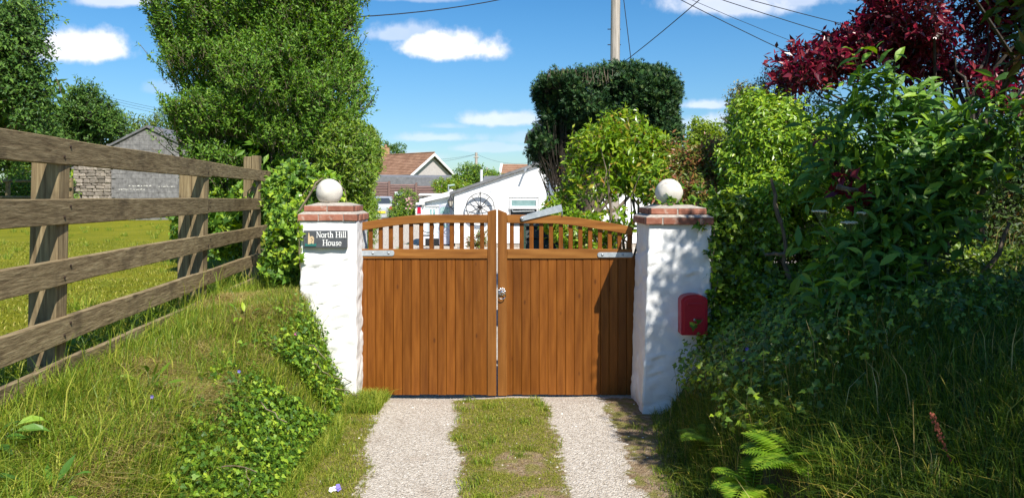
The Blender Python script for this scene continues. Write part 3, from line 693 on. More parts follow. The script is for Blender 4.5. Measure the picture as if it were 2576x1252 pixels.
lumpy('body', 1.072, 1.560, 5.78, 6.36, -.12, 1.482, pr_, 9.1, flare=.03, shear=-.03, creases=[((x-CX)*5.78/F, EYE-(y-HY)*5.78/F, w) for x, y, w in ((1655, 636, .06), (1645, 664, .05), (1665, 900, .08), (1660, 940, .07), (1740, 690, .06))])
cap(pr_, 1.040, 1.575, 5.745, 6.385, 1.483, .045, [.25, .80], [.48], 80)
ball(pr_, Vector((1.276, 6.01, 1.735)), .110, 7.7)

# ------------------------------------------------------------------ name plate on the left pillar
SY = 6.128
def sx_(x): return (x-CX)*SY/F
def sz_(y): return EYE-(y-HY)*SY/F
sg = thing('house_sign', 'grey slate house name plate fixed to the left pillar', 'sign', (sx_(818), SY, sz_(602)))
bx(sx_(763.5), sx_(872.5), SY, SY+.035, sz_(624), sz_(580)).build('plaque', M['slate_sign'], sg, False, .003)
def glyphs():
    def arc(cx, cy, rx, ry, a0, a1, n=10): return [(cx+rx*math.cos(R(a0+(a1-a0)*i/n)), cy+ry*math.sin(R(a0+(a1-a0)*i/n))) for i in range(n+1)]
    S = lambda x, y, w=.17: [(x-w, y), (x+w, y)]        # serif
    T, t = .125, .06
    return {
     'N': (.80, [([(.12, 0), (.12, 1)], t), ([(.12, .98), (.68, .02)], T), ([(.68, 0), (.68, 1)], t), (S(.12, .02, .13), t), (S(.08, .98, .1), t), (S(.68, .98, .13), t)]),
     'H': (.86, [([(.16, 0), (.16, 1)], T), ([(.70, 0), (.70, 1)], T), ([(.16, .5), (.70, .5)], t), (S(.16, .02), t), (S(.16, .98), t), (S(.70, .02), t), (S(.70, .98), t)]),
     'o': (.60, [(arc(.30, .33, .23, .31, 0, 360, 18), .105)]),
     'r': (.48, [([(.15, 0), (.15, .64)], T), ([(.15, .42), (.25, .6), (.40, .60)], .10), (S(.15, .02), t), (S(.09, .63, .07), t)]),
     't': (.42, [([(.17, .86), (.17, .14), (.23, .04), (.36, .05)], .11), ([(.03, .63), (.36, .63)], t)]),
     'h': (.68, [([(.15, 0), (.15, 1.05)], T), ([(.15, .45), (.27, .62), (.43, .62), (.50, .48), (.50, 0)], .105), (S(.15, .02, .14), t), (S(.50, .02, .14), t), (S(.09, 1.03, .07), t)]),
     'i': (.34, [([(.17, 0), (.17, .64)], T), ([(.17, .83), (.17, .95)], T), (S(.17, .02, .14), t), (S(.10, .63, .07), t)]),
     'l': (.34, [([(.17, 0), (.17, 1.05)], T), (S(.17, .02, .14), t), (S(.10, 1.03, .07), t)]),
     'u': (.66, [([(.14, .64), (.14, .2), (.22, .04), (.38, .05), (.49, .2)], .105), ([(.49, .64), (.49, 0)], T), (S(.09, .63, .08), t), (S(.45, .63, .08), t), (S(.55, .02, .07), t)]),
     's': (.48, [([(.40, .50), (.37, .61), (.22, .63), (.11, .53), (.13, .42), (.33, .27), (.39, .16), (.30, .03), (.16, .02), (.08, .14)], .09)]),
     'e': (.56, [([(.07, .36), (.48, .36)], t)]+[(arc(.28, .33, .21, .31, 5, 325, 16), .10)]), ' ': (.34, [])}
GL = glyphs()
def lettering(text, x0, x1, ybase, cap_h, root):
    wtot = sum(GL[c][0] for c in text); sxw = (sx_(x1)-sx_(x0))/wtot; hh = cap_h*SY/F; xx = sx_(x0); zb = sz_(ybase)
    for ch in text:
        mb = MB()
        for pts, th in GL[ch][1]:
            q = [Vector((xx+px*sxw, 0, zb+pz*hh)) for px, pz in pts]
            for p0, p1 in zip(q[:-1], q[1:]):
                d = (p1-p0).normalized(); nrm = Vector((-d.z, 0, d.x))*th*hh*.56; e = d*th*hh*.25
                c_ = [p0-e-nrm, p1+e-nrm, p1+e+nrm, p0-e+nrm]
                mb.prism([(p.x, p.z) for p in c_], SY-.004-random.uniform(0, .0006), SY+.002)
        if mb.v: mb.build('letter', M['letter'], root)
        xx += GL[ch][0]*sxw
lettering('North Hill', 796, 871.5, 597.3, 14.6, sg)
lettering('House', 811.5, 859.5, 617.5, 14.6, sg)
# small painted relief of an engine house on a green mound
rel = MB().prism([(sx_(x), sz_(y)) for x, y in ((775, 614), (789, 614), (790.5, 600), (787.5, 594.5), (784, 593.5), (780.5, 596), (779, 592), (778, 585), (776.5, 585), (775.5, 594))], SY-.006, SY+.002).build('engine_house_relief', M['tan'], sg)
mb = MB()
for x, y in ((783, 598.5), (786, 602), (783, 605.5), (784, 610.5)): mb.box(sx_(x), sx_(x+1.6), SY-.0075, SY-.004, sz_(y+3), sz_(y))
mb.build('opening', M['slate_sign'], rel)
MB().prism([(sx_(x), sz_(y)) for x, y in ((767.5, 619), (795.5, 619), (796.5, 611.5), (790, 613.5), (784, 611.8), (777, 613.8), (768, 612))], SY-.007, SY+.002).build('green_mound', M['sea'], sg)
for x in (769.8, 867): MB().lathe((sx_(x), SY, sz_(601.5)), [(.004, 0), (.004, .002), (.001, .003)], 8, 'y').build('screw', M['darkmetal'], sg)

# ------------------------------------------------------------------ red post box
px0, px1, pz0, pz1, pzs = 1.298, 1.500, .640, .905, .952
pb = thing('post_box', 'red metal post box with arched top on the right pillar', 'post box', (1.4, 5.74, pz0))
def arch(x0, x1, z0, zs, zt, n=10): return [(x0, z0), (x1, z0)]+[((x0+x1)/2+(x1-x0)/2*math.cos(math.pi*i/n), zs+(zt-zs)*math.sin(math.pi*i/n)) for i in range(n+1)]
MB().prism(arch(px0, px1, pz0, pz1, pzs), 5.665, 5.79).build('body', M['red'], pb, True, .006, 2)
MB().prism(arch(px0+.018, px1-.018, pz0+.02, pz1-.012, pzs-.018), 5.660, 5.668).build('door', M['red'], pb, True, .003)
bx(px0+.045, px1-.045, 5.652, 5.663, pz1-.035, pz1-.018).build('slot_flap', M['red'], pb, False, .002)
MB().lathe((px0+.10, 5.660, pz0+.12), [(.010, 0), (.010, .003), (.006, .004)], 12, 'y').build('lock', M['bolt'], pb, True)

# ------------------------------------------------------------------ fence on the left bank
def fx(Y): return -2.243-(Y-3.24)*.1094
def plank(name, y0, y1, z0, z1, root, th=.034, back=0.0, mat='rail_wood', seed=0, fxn=fx, n=14, slope=0):
    mb = MB(); vs = []
    for i in range(n+1):
        y = y0+(y1-y0)*i/n; x = fxn(y)-back
        w = lambda q: .004*mnoise.noise(Vector((y*1.3, seed*3.1, q)))
        a, b = z0+w(0)*1.5+slope*i/n, z1+w(5)*1.5+slope*i/n
        vs += [(x+w(1), y, a), (x+w(2), y, b), (x-th+w(2), y, b+.002), (x-th+w(1), y, a)]
    fs = [(0, 1, 2, 3), (4*n+3, 4*n+2, 4*n+1, 4*n)]
    for i in range(n):
        for q in range(4): fs.append((4*i+q, 4*i+4+q, 4*i+4+(q+1) % 4, 4*i+(q+1) % 4))
    return mb.add(vs, fs).build(name, M[mat], root, True, .004)
fe = thing('post_and_rail_fence', 'weathered four-rail timber fence running along the grassy left bank', 'fence', (-2.45, 5, .74))
JY = 6.37
ZR = [(1.866, 2.0), (1.556, 1.688), (1.247, 1.378), (.949, 1.078)]
for i, (a, b) in enumerate(ZR):
    j = (6.37, 6.27, 6.0, 5.95)[i]
    plank('rail', 1.0, j, a, b, fe, seed=i)
    plank('rail', j+.004, 8.75, a+(.004 if i else .012), b-(.004 if i else .002), fe, .032, .010 if i != 2 else .003, seed=i+9)
plank('kick_board', 1.0, 4.05, .70, .845, fe, .03, .004, seed=31, slope=.015)
plank('kick_board', 4.06, 8.0, .715, .850, fe, .03, .008, seed=32, slope=-.02)
def post(y, x0, x1, ztop, dp=.10, lean=.034):
    z0 = .45
    c = []
    for z, l in ((z0, 0), (ztop, lean)): c += [(x0+l, y, z), (x1+l, y, z), (x1+l, y+dp, z), (x0+l, y+dp, z)]
    return MB().hexa(c).build('post', M['post_wood'], fe, False, .006)
post(3.78, -2.492, -2.348, 1.985); post(6.21, -2.825, -2.722, 1.985, lean=.03); post(6.21, -2.718, -2.612, 1.98, lean=.03)
post(8.20, -3.000, -2.915, 2.145, lean=.02); post(8.20, -2.911, -2.830, 2.155, lean=.02); post(1.3, -2.225, -2.083, 1.98)
M['nail'] = plain('rusty_nail', (.05, .03, .02), .7, .3)
nl = MB().lathe((0, 0, 0), [(.007, -.004), (.007, .001), (.003, .003)], 8).mesh('nail', M['nail'])
for y in (3.84, 6.30, 8.23):
    for a, b in ZR:
        for dy, f in ((-.035, .3), (.03, .72)): piece('nail', nl, fe, (fx(y+dy)+.004-(.01 if y > 6.36 else 0), y+dy, a+(b-a)*f), Matrix.Rotation(math.pi/2, 4, 'Y'))
# paddock fence further off
pf = thing('paddock_fence', 'low two-rail fence far behind the left post, in front of the bushes', 'fence', (-19, 29, .7))
for z in (1.72, 2.35): MB().tube([(-26, 29.5, z), (-21.5, 29.2, z-.05), (-17.3, 29, z-.03)], .055, .05, 5).build('rail', M['rail_wood'], pf)
for x in (-25, -22.5, -20, -17.5): bx(x-.06, x+.06, 29.28, 29.4, .4, 2.45).build('post', M['post_wood'], pf)
# ------------------------------------------------------------------ stone barn across the field
M['barnwall'] = surf('lichened_grey_slate_hanging', [(.25, (.12, .115, .115)), (.5, (.20, .195, .195)), (.75, (.29, .28, .275))], ns=7, detail=6, rough=.9, bump=.3, spec=.1, dirt=((.62, .60, .56), 6, .69, .7))
M['stone'] = surf('field_stone', [(.2, (.17, .145, .12)), (.5, (.29, .25, .21)), (.8, (.42, .38, .33))], ns=6, detail=5, rough=.95, bump=.4, var=.35, spec=.1)
M['lime_line'] = plain('lime_pointing', (.66, .64, .60), .95)
M['slate_roof'] = surf('roof_slate', [(.3, (.10, .10, .11)), (.7, (.19, .19, .20))], ns=3, rough=.75, bump=.3)
BY = 31.0
brn = thing('stone_barn', 'grey stone barn with slate-hung gable across the field', 'barn', (-15.5, 31, .7))
def bp(x, y): q = P(x, y, BY); return (q.x, q.z)
MB().prism([bp(280, 572), bp(560, 572), bp(560, 412), bp(372, 322), bp(185, 412), bp(185, 408), bp(186, 412), bp(280, 412)][:1]+[bp(560, 572), bp(560, 412), bp(372, 324), bp(186, 413), bp(186, 430), bp(280, 430)], BY, BY+9).build('gable_wall', M['barnwall'], brn)
MB().prism([bp(186, 572), bp(280, 572), bp(280, 430.3), bp(186, 430.3)], BY+.06, BY+9).build('rubble_backing', M['mortar'], brn)
random.seed(9); stv = []
for q in range(6):
    bm = bmesh.new(); bmesh.ops.create_cube(bm, size=1); bmesh.ops.bevel(bm, geom=bm.edges[:], offset=.16, segments=1, affect='EDGES')
    for v in bm.verts: v.co += mnoise.noise_vector(v.co*1.7+Vector((q*5, 0, 0)))*.16
    me = bpy.data.meshes.new('stone'); bm.to_mesh(me); bm.free(); me.materials.append(M['stone']); stv.append(me)
def course(x0, x1, z, h, y, root):
    x = x0
    while x < x1-.06:
        w = min(random.uniform(.16, .42), x1-x)
        piece('stone', random.choice(stv), root, (x+w/2, y+random.uniform(-.02, .03), z+h/2), Matrix.Rotation(random.uniform(-.06, .06), 4, 'Y') @ Matrix.Diagonal((w*.98, .22, h*.97, 1))); x += w
xa, za = bp(186, 572); xb, zb = bp(280, 413)
z = za
while z < zb-.05:
    h = min(random.uniform(.10, .19), zb-z+.01); course(xa, xb, z, h, BY+.02, brn); z += h
# slates hung on the gable in courses
mb = MB(); zz = bp(0, 545)[1]; top = bp(0, 326)[1]
while zz < top-.12:
    l = bp(280, 0)[0] if zz < bp(0, 432)[1] else bp(372, 0)[0]-(top-zz)*2.05
    x = l+random.uniform(0, .2)
    while x < -12.4:
        if x > l-.01 and x < bp(372, 0)[0]+(top-zz)*2.05:
            t = random.uniform(.0, .005); mb.hexa([(x, BY-.03-t, zz), (x+.27, BY-.03-t, zz), (x+.27, BY+.01, zz), (x, BY+.01, zz), (x, BY-.024, zz+.24), (x+.27, BY-.024, zz+.24), (x+.27, BY+.01, zz+.24), (x, BY+.01, zz+.24)])
        x += .28
    zz += .2
mb.build('slates', M['barnwall'], brn, kind='stuff')
mb = MB()
for x0, x1, y in ((325, 382, 468), (300, 365, 477), (400, 440, 470)):
    a = bp(x0, y); b = bp(x1, y-1.5); k = 22
    for i in range(k):
        if random.random() < .7: xx = a[0]+(b[0]-a[0])*i/k; mb.box(xx, xx+(b[0]-a[0])/k*random.uniform(.4, 1.0), BY-.04, BY+.01, a[1]+random.uniform(-.02, .005), a[1]+random.uniform(.015, .035))
mb.build('pointing', M['lime_line'], brn)
for s0, s1 in (((182, 417), (372, 321)), ((372, 321), (563, 417))):
    (ax, az), (b_x, bz) = bp(*s0), bp(*s1)
    MB().hexa([(ax, BY-.1, az), (b_x, BY-.1, bz), (b_x, BY+9.2, bz), (ax, BY+9.2, az), (ax, BY-.1, az+.09), (b_x, BY-.1, bz+.09), (b_x, BY+9.2, bz+.09), (ax, BY+9.2, az+.09)]).build('roof', M['slate_roof'], brn)

# ------------------------------------------------------------------ white cottage gable
CY = 22.0
def cp(x, y, Y=CY): q = P(x, y, Y); return (q.x, q.z)
cot = thing('white_cottage', 'single-storey white cottage gable behind the gate', 'house', (1.5, 22, .2))
xL, zE = cp(1143, 487); xA, zA = cp(1420, 394); xR = 2*xA-xL
x0w, z1w = cp(1280, 496); x1w, _ = cp(1355, 496); z0w = cp(0, 574)[1]
# wall around the window opening
mb = MB()
zat = lambda x: zE+(zA-zE)*(1-abs(x-xA)/(xA-xL))
mb.prism([(xL, .32), (x0w, .32), (x0w, zat(x0w)), (xL, zE)], CY, CY+.3)
mb.prism([(x0w+.001, .32), (x1w-.001, .32), (x1w-.001, z0w), (x0w+.001, z0w)], CY, CY+.3)
mb.prism([(x0w+.001, z1w), (x1w-.001, z1w), (x1w-.001, zat(x1w)), (x0w+.001, zat(x0w))], CY, CY+.3)
mb.prism([(x1w, .32), (xR, .32), (xR, zE), (xA, zA), (x1w, zat(x1w))], CY, CY+.3)
mb.box(xL, xL+.3, CY+.301, CY+7, .32, zE-.01); mb.box(xR-.3, xR, CY+.301, CY+7, .32, zE-.01)
mb.build('wall', M['cottage_white'], cot)
bx(xL+.02, xR-.02, CY+.02, CY+6.9, -.05, .318).build('plinth', M['stone'], cot)
M['felt'] = surf('grey_roof_felt', [(.3, (.13, .135, .14)), (.7, (.22, .22, .225))], ns=4, rough=.9, bump=.1)
for (ax, az), (b_x, bz) in (((xL-.14, zE-.04), (xA, zA+.01)), ((xA, zA+.01), (xR+.14, zE-.04))):
    MB().hexa([(ax, CY-.10, az), (b_x, CY-.10, bz), (b_x, CY+7.1, bz), (ax, CY+7.1, az), (ax, CY-.10, az+.085), (b_x, CY-.10, bz+.085), (b_x, CY+7.1, bz+.085), (ax, CY+7.1, az+.085)]).build('roof', M['felt'], cot)
# window: frame, open fanlight, black slab standing in for the unlit room
M['winteal'] = surf('obscured_glass', [(.3, (.16, .27, .27)), (.7, (.26, .38, .37))], ns=6, rough=.15, spec=.8)
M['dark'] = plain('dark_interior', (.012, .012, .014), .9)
wf = MB(); t = .055
wf.box(x0w, x1w, CY+.06, CY+.12, z1w-t, z1w-.002); wf.box(x0w, x1w, CY+.06, CY+.12, z0w, z0w+t)
wf.box(x0w, x0w+t, CY+.061, CY+.119, z0w+t+.001, z1w-t-.001); wf.box(x1w-t, x1w, CY+.061, CY+.119, z0w+t+.001, z1w-t-.001)
win = wf.build('window', M['upvc'], cot)
zs = cp(0, 521)[1]
sh_ = MB(); a_ = x0w+.02; b_ = x1w-.02; yo = CY-.02
sh_.box(a_, b_, yo, yo+.05, z1w-.09, z1w-.03); sh_.box(a_, b_, yo-.06, yo-.005, zs-.05, zs+.035); sh_.box(a_, a_+.06, yo-.03, yo+.03, zs+.036, z1w-.091); sh_.box(b_-.06, b_, yo-.03, yo+.03, zs+.036, z1w-.091)
sash = sh_.build('fanlight', M['upvc'], win)
bx(a_+.05, b_-.05, yo+.002, yo+.012, zs+.02, z1w-.08).build('pane', M['winteal'], win)
bx(x0w+t, x1w-t, CY+.10, CY+.11, z0w+t, zs-.06).build('pane', M['glass'], win)
bx(x0w, x1w, CY+.33, CY+.5, z0w-.2, z1w+.1).build('unlit_room_slab', M['dark'], cot)
MB().tube([(x0w+.12, CY-.03, zs-.13), (x1w-.12, CY-.03, zs-.11)], .018, .018, 6).tube([(x0w+.12, CY-.03, zs-.13), (x0w+.1, CY-.03, zs-.07)], .02).build('stay_bar', M['galv'], win)
# bracket on the wall
bk = thing('pipe_bracket', 'grey pipe bracket sticking out under the white cottage roof edge', 'bracket', tuple(P(1318, 432, CY)))
q = P(1320, 428, CY); MB().tube([q+Vector((.06, .05, .02)), q+Vector((.02, -.16, .02)), q+Vector((0, -.36, -.05))], .035, .03, 8).build('pipe', M['galv'], bk, True)
bx(q.x-.02, q.x+.10, CY-.03, CY+.002, q.z-.05, q.z+.09).build('plate', M['galv'], bk)
# cart wheel hanging on the wall
wc = P(1208.5, 521, CY); wr = .405
wh = thing('cart_wheel', 'old black iron spoked wheel hung on the white cottage wall', 'wheel', (wc.x, CY-.14, wc.z))
wv = Vector((wc.x, CY-.15, wc.z))
mb = MB(); k = 36; vs = []
for i in range(k):
    t = 2*math.pi*i/k; e = Vector((math.cos(t), 0, math.sin(t)))
    vs += [wv+e*wr+Vector((0, -.045, 0)), wv+e*(wr+.02)+Vector((0, -.045, 0)), wv+e*(wr+.02)+Vector((0, .045, 0)), wv+e*wr+Vector((0, .045, 0))]
mb.add(vs, [(4*i+a, 4*((i+1) % k)+a, 4*((i+1) % k)+(a+1) % 4, 4*i+(a+1) % 4) for i in range(k) for a in range(4)]).build('rim', M['darkmetal'], wh, True)
for i in range(9):
    t = 2*math.pi*(i+.2)/9; e = Vector((math.cos(t), 0, math.sin(t))); sgn = .03 if i % 2 else -.02
    MB().tube([wv+e*.03+Vector((0, sgn, 0)), wv+e*(wr+.004)], .013, .011, 5).build('spoke', M['darkmetal'], wh)
MB().lathe(wv+Vector((0, .06, 0)), [(.045, 0), (.06, .03), (.06, .09), (.035, .12), (.02, .14)], 14, 'y').build('hub', M['darkmetal'], wh, True)
MB().tube([wv+Vector((0, .16, wr+.03)), wv+Vector((0, -.04, wr+.03)), wv+Vector((0, -.05, wr+.06))], .012, .012, 5).build('hook', M['darkmetal'], wh)
# ------------------------------------------------------------------ porch beside the cottage
PY = 22.6
M['porchblue'] = surf('pale_blue_panel', [(.3, (.60, .68, .72)), (.7, (.70, .77, .80))], (1, 1, 1), ns=2, rough=.45)
M['doorgrey'] = surf('lavender_grey_door', [(.3, (.42, .43, .52)), (.7, (.48, .49, .58))], ns=2, rough=.5)
por = thing('porch', 'pale blue lean-to porch with white fascia left of the white cottage', 'porch', (-2.2, 23, .2))
def pp(x, y, Y=PY): q = P(x, y, Y); return (q.x, q.z)
xl, zl = pp(1062, 514); xr, zr = pp(1143, 492); zb = .22
bx(xl, xr-.02, PY+.06, PY+2.2, zb, pp(0, 600)[1]).build('plinth', M['dark'], por)
MB().prism([(xl, pp(0, 600)[1]+.002), (xr-.02, pp(0, 600)[1]+.002), (xr-.02, zr+.02), (xl, zl+.02)], PY+.05, PY+2.2).build('wall', M['porchblue'], por)
xd0, xd1 = pp(1104.5, 0)[0], pp(1136, 0)[0]
xw0, zw1 = pp(1078.5, 523); xw1 = pp(1097, 0)[0]
mb = MB(); x = xl
while x < xd0-.06:
    if not (x > xw0-.06 and x < xw1): mb.box(x, x+.105, PY+.03, PY+.055, .62, pp(0, 515)[1])
    x += .11
mb.build('boarding', M['porchblue'], por, False, .004)
(f0, g0), (f1, g1) = pp(1056, 501), pp(1146, 478)
MB().hexa([(f0, PY-.12, g0-.13), (f1, PY-.12, g1-.16), (f1, PY+2.4, g1-.16), (f0, PY+2.4, g0-.13), (f0, PY-.12, g0), (f1, PY-.12, g1), (f1, PY+2.4, g1), (f0, PY+2.4, g0)]).build('roof', M['upvc'], por, False, .01)
bx(f0-.10, f0+.16, PY-.13, PY-.02, g0-.17, g0-.10).build('fascia_end', M['upvc'], por)
bx(pp(1131, 0)[0], pp(1139, 0)[0], PY-.11, PY+.02, g1-.32, g1+.02).build('downpipe_hopper', M['upvc'], por, False, .01)
bx(xl-.01, xl+.09, PY-.01, PY+.08, zb, zl).build('corner_post', M['upvc'], por)
bx(xl+.1, xd0, PY+.0, PY+.05, pp(0, 518)[1]-.02, pp(0, 516)[1]).build('rail', M['upvc'], por)
M['leadglass'] = surf('leaded_stained_glass', [(.35, (.12, .28, .28)), (.55, (.42, .58, .58)), (.7, (.08, .22, .21))], (9, 9, 3), ns=1.6, detail=2, rough=.2, dist=1.2)
pw = MB().box(xw0, xw1, PY+.02, PY+.06, pp(0, 560)[1], zw1).build('window', M['upvc'], por)
xm = (xw0+xw1)/2
for a, b in ((xw0+.03, xm-.015), (xm+.015, xw1-.03)): bx(a, b, PY+.012, PY+.022, pp(0, 557)[1], zw1-.03).build('pane', M['leadglass'], pw)
dr = bx(xd0, xd1, PY+.0, PY+.045, zb+.02, pp(0, 515)[1]).build('door', M['doorgrey'], por, False, .004)
(e0, h1), (e1, _) = pp(1107, 520), pp(1132, 520)
MB().prism(arch(e0, e1, pp(0, 537)[1], pp(0, 525)[1], h1), PY-.008, PY+.002).build('door_glass', M['leadglass'], dr)
MB().prism(arch(e0+.06, e1-.06, pp(0, 572)[1], pp(0, 567)[1], pp(0, 564)[1]), PY-.008, PY+.002).build('door_glass', M['leadglass'], dr)
for y0, y1 in ((576, 594), (598, 614)): bx(e0+.03, e1-.03, PY-.012, PY+.001, pp(0, y1)[1], pp(0, y0)[1]).build('door_panel', M['doorgrey'], dr, False, .008)
MB().lathe((xd0+.06, PY, pp(0, 575)[1]), [(.02, 0), (.02, .03), (.03, .05), (.01, .06)], 8, 'y').build('door_knob', M['chrome'], dr)
# lantern on the corner
lc = P(1133.5, 508, CY-.05)
lan = thing('wall_lantern', 'small black carriage lantern on a bracket at the cottage corner', 'lantern', tuple(lc))
mb = MB().lathe(lc, [(.095, .03), (.075, .05), (.02, .14), (.012, .19)], 6); mb.build('lantern_roof', M['darkmetal'], lan)
MB().lathe(lc, [(.045, -.12), (.085, .03)], 6).build('lantern_glass', plain('lantern_glass', (.45, .42, .36), .2), lan)
mb = MB()
for i in range(6):
    t = 2*math.pi*i/6; mb.tube([lc+Vector((.047*math.cos(t), .047*math.sin(t), -.12)), lc+Vector((.088*math.cos(t), .088*math.sin(t), .03))], .007, .007, 4)
mb.lathe(lc, [(.03, -.16), (.05, -.12)], 6); mb.build('lantern_cage', M['darkmetal'], lan)
MB().tube([lc+Vector((0, 0, -.15)), lc+Vector((.02, 0, -.19)), (xL+.01, CY+.05, lc.z-.19)], .012, .012, 5).tube([lc+Vector((.05, .02, -.2)), lc+Vector((.09, .04, -.27)), (xL+.01, CY+.05, lc.z-.28)], .009, .009, 5).build('bracket', M['darkmetal'], lan)
# bits in the yard
pln = thing('planter', 'pale grey planter box standing against the white cottage wall', 'planter', (P(1168, 0, 21.5).x, 21.5, .2))
a = P(1161, 0, 21.5).x; b = P(1176, 0, 21.5).x
MB().hexa([(a+.02, 21.4, .19), (b-.02, 21.4, .19), (b-.02, 21.6, .19), (a+.02, 21.6, .19), (a, 21.38, .52), (b, 21.38, .52), (b, 21.62, .52), (a, 21.62, .52)]).build('box', M['cottage_white'], pln, False, .01)
bx(a-.012, b+.012, 21.368, 21.632, .521, .555).build('rim', M['cottage_white'], pln, False, .006)
ch = thing('garden_chair', 'small black metal garden chair in front of the porch', 'chair', (P(1075, 0, 21.2).x, 21.2, .18))
cx_ = P(1075, 0, 21.2).x; mb = MB()
for sx in (-.17, .17):
    for sy in (-.17, .17): MB().tube([(cx_+sx, 21.2+sy, .17), (cx_+sx*.9, 21.2+sy*.9, .58)], .014, .014, 5).build('leg', M['darkmetal'], ch)
MB().lathe((cx_, 21.2, .58), [(.20, 0), (.205, .015), (.19, .025)], 16).build('seat', M['darkmetal'], ch)
MB().ring((cx_, 21.39, .83), .17, .013, 'y', 20, 5).tube([(cx_-.15, 21.36, .58), (cx_-.16, 21.39, .78)], .012).tube([(cx_+.15, 21.36, .58), (cx_+.16, 21.39, .78)], .012).tube([(cx_, 21.38, .6), (cx_, 21.39, .98)], .009).build('backrest', M['darkmetal'], ch)
# dark louvred box right behind the gate
M['darkplastic'] = surf('dark_green_plastic', [(.3, (.010, .018, .016)), (.7, (.022, .034, .030))], ns=5, rough=.5)
bn = thing('compost_bin', 'dark green louvred bin close behind the right gate leaf', 'bin', (.42, 9.2, .1))
b0, b1 = P(1322, 0, 9).x, P(1432, 0, 9).x
for i in range(9): MB().hexa([(b0, 9.0, .08+i*.14), (b1, 9.0, .08+i*.14), (b1, 9.7, .08+i*.14), (b0, 9.7, .08+i*.14), (b0+.01, 9.03, .205+i*.14), (b1-.01, 9.03, .205+i*.14), (b1-.01, 9.67, .205+i*.14), (b0+.01, 9.67, .205+i*.14)]).build('slat', M['darkplastic'], bn)
MB().hexa([(b0-.02, 8.97, 1.342), (b1+.02, 8.97, 1.342), (b1+.02, 9.73, 1.342), (b0-.02, 9.73, 1.342), (b0+.03, 9.05, 1.41), (b1-.03, 9.05, 1.41), (b1-.03, 9.65, 1.41), (b0+.03, 9.65, 1.41)]).build('lid', M['darkplastic'], bn, False, .01)
gp = thing('green_post', 'dark green timber post beside the louvred bin', 'post', (P(1317, 0, 8.9).x, 8.9, .05))
x = P(1312.5, 0, 8.9).x; bx(x, x+.047, 8.86, 8.93, -.05, 1.36).build('shaft', surf('green_stained_timber', [(.3, (.02, .05, .03)), (.7, (.05, .09, .06))], (20, 20, 2), 2), gp, False, .005)
MB().hexa([(x-.004, 8.855, 1.361), (x+.051, 8.855, 1.361), (x+.051, 8.935, 1.361), (x-.004, 8.935, 1.361), (x+.02, 8.89, 1.385), (x+.027, 8.89, 1.385), (x+.027, 8.9, 1.385), (x+.02, 8.9, 1.385)]).build('cap', M['darkplastic'], gp)
# ------------------------------------------------------------------ far buildings
M['tile'] = surf('clay_roof_tile', [(.25, (.22, .12, .075)), (.5, (.30, .17, .11)), (.75, (.38, .23, .15))], ns=1.2, detail=6, rough=.9, spec=.1, dirt=((.46, .30, .06), .35, .60, .45))
M['roughcast'] = surf('grey_roughcast', [(.3, (.40, .36, .35)), (.7, (.52, .48, .46))], ns=7, detail=6, rough=.95, bump=.3)
def tiled(root, e0, e1, r0, r1, rows, cols, name='tiles', lichen=True):
    """clay tiles as real overlapping pieces between an eave line and a ridge line"""
    e0, e1, r0, r1 = map(Vector, (e0, e1, r0, r1)); mb = MB(); nrm = (e1-e0).cross(r0-e0).normalized()
    if nrm.z < 0: nrm = -nrm
    random.seed(3)
    for i in range(rows):
        a0, a1 = e0+(r0-e0)*(i/rows), e1+(r1-e1)*(i/rows); b0, b1 = e0+(r0-e0)*((i+1.06)/rows), e1+(r1-e1)*((i+1.06)/rows)
        st = .5*(i % 2)/cols
        for j in range(cols):
            s, t = max(0, (j-.0)/cols+st-.5/cols), min(1, (j+.97)/cols+st-.5/cols)
            if t <= s: continue
            h = nrm*random.uniform(.045, .07); l = nrm*.012
            p = [a0+(a1-a0)*s, a0+(a1-a0)*t, b0+(b1-b0)*t, b0+(b1-b0)*s]
            mb.hexa([p[0]-l, p[1]-l, p[2]-l, p[3]-l, p[0]+h, p[1]+h, p[2]+l, p[3]+l])
    return mb.build(name, M['tile'], root, kind='stuff')
bun = thing('tiled_bungalow', 'far bungalow with brown tiled roof and white-edged gable above the brown fence', 'house', (-11, 92, .5))
an = R(50); al = Vector((math.cos(an), math.sin(an), 0)); bk_ = Vector((-math.sin(an), math.cos(an), 0))
A = P(1093, 385, 90); wdt = 7.9; rise = 2.75
Gl, Gr = A-al*wdt/2-Vector((0, 0, rise)), A+al*wdt/2-Vector((0, 0, rise))
il, ir = Gl+al*.45+Vector((0, 0, .0)), Gr-al*.45
inn = -bk_*-.5
mb = MB(); q = [il+inn-Vector((0, 0, 3.2)), ir+inn-Vector((0, 0, 3.2)), ir+inn, A+inn-Vector((0, 0, .30)), il+inn]
q2 = [p+bk_*9 for p in q]
mb.add(q+q2, [(0, 1, 2, 3, 4), (9, 8, 7, 6, 5)]+[(i, i+5, (i+1) % 5+5, (i+1) % 5) for i in range(5)]).build('wall', M['roughcast'], bun)
for g in (Gl, Gr):
    e0, e1, r0, r1 = g, g+bk_*10, A, A+bk_*10
    th = Vector((0, 0, .12))
    MB().hexa([e0-th, e1-th, r1-th, r0-th, e0-th*.2, e1-th*.2, r1-th*.2, r0-th*.2]).build('roof', M['felt'], bun)
    tiled(bun, e0, e1, r0, r1, 13, 30)
    o = -bk_*.06
    MB().hexa([e0+o-Vector((0, 0, .34)), r0+o-Vector((0, 0, .34)), r0-Vector((0, 0, .34)), e0-Vector((0, 0, .34)), e0+o, r0+o, r0, e0]).build('bargeboard', M['upvc'], bun)
MB().tube([A+Vector((0, 0, .06)), A+bk_*10+Vector((0, 0, .06))], .11, .11, 6).build('ridge', M['tile'], bun)
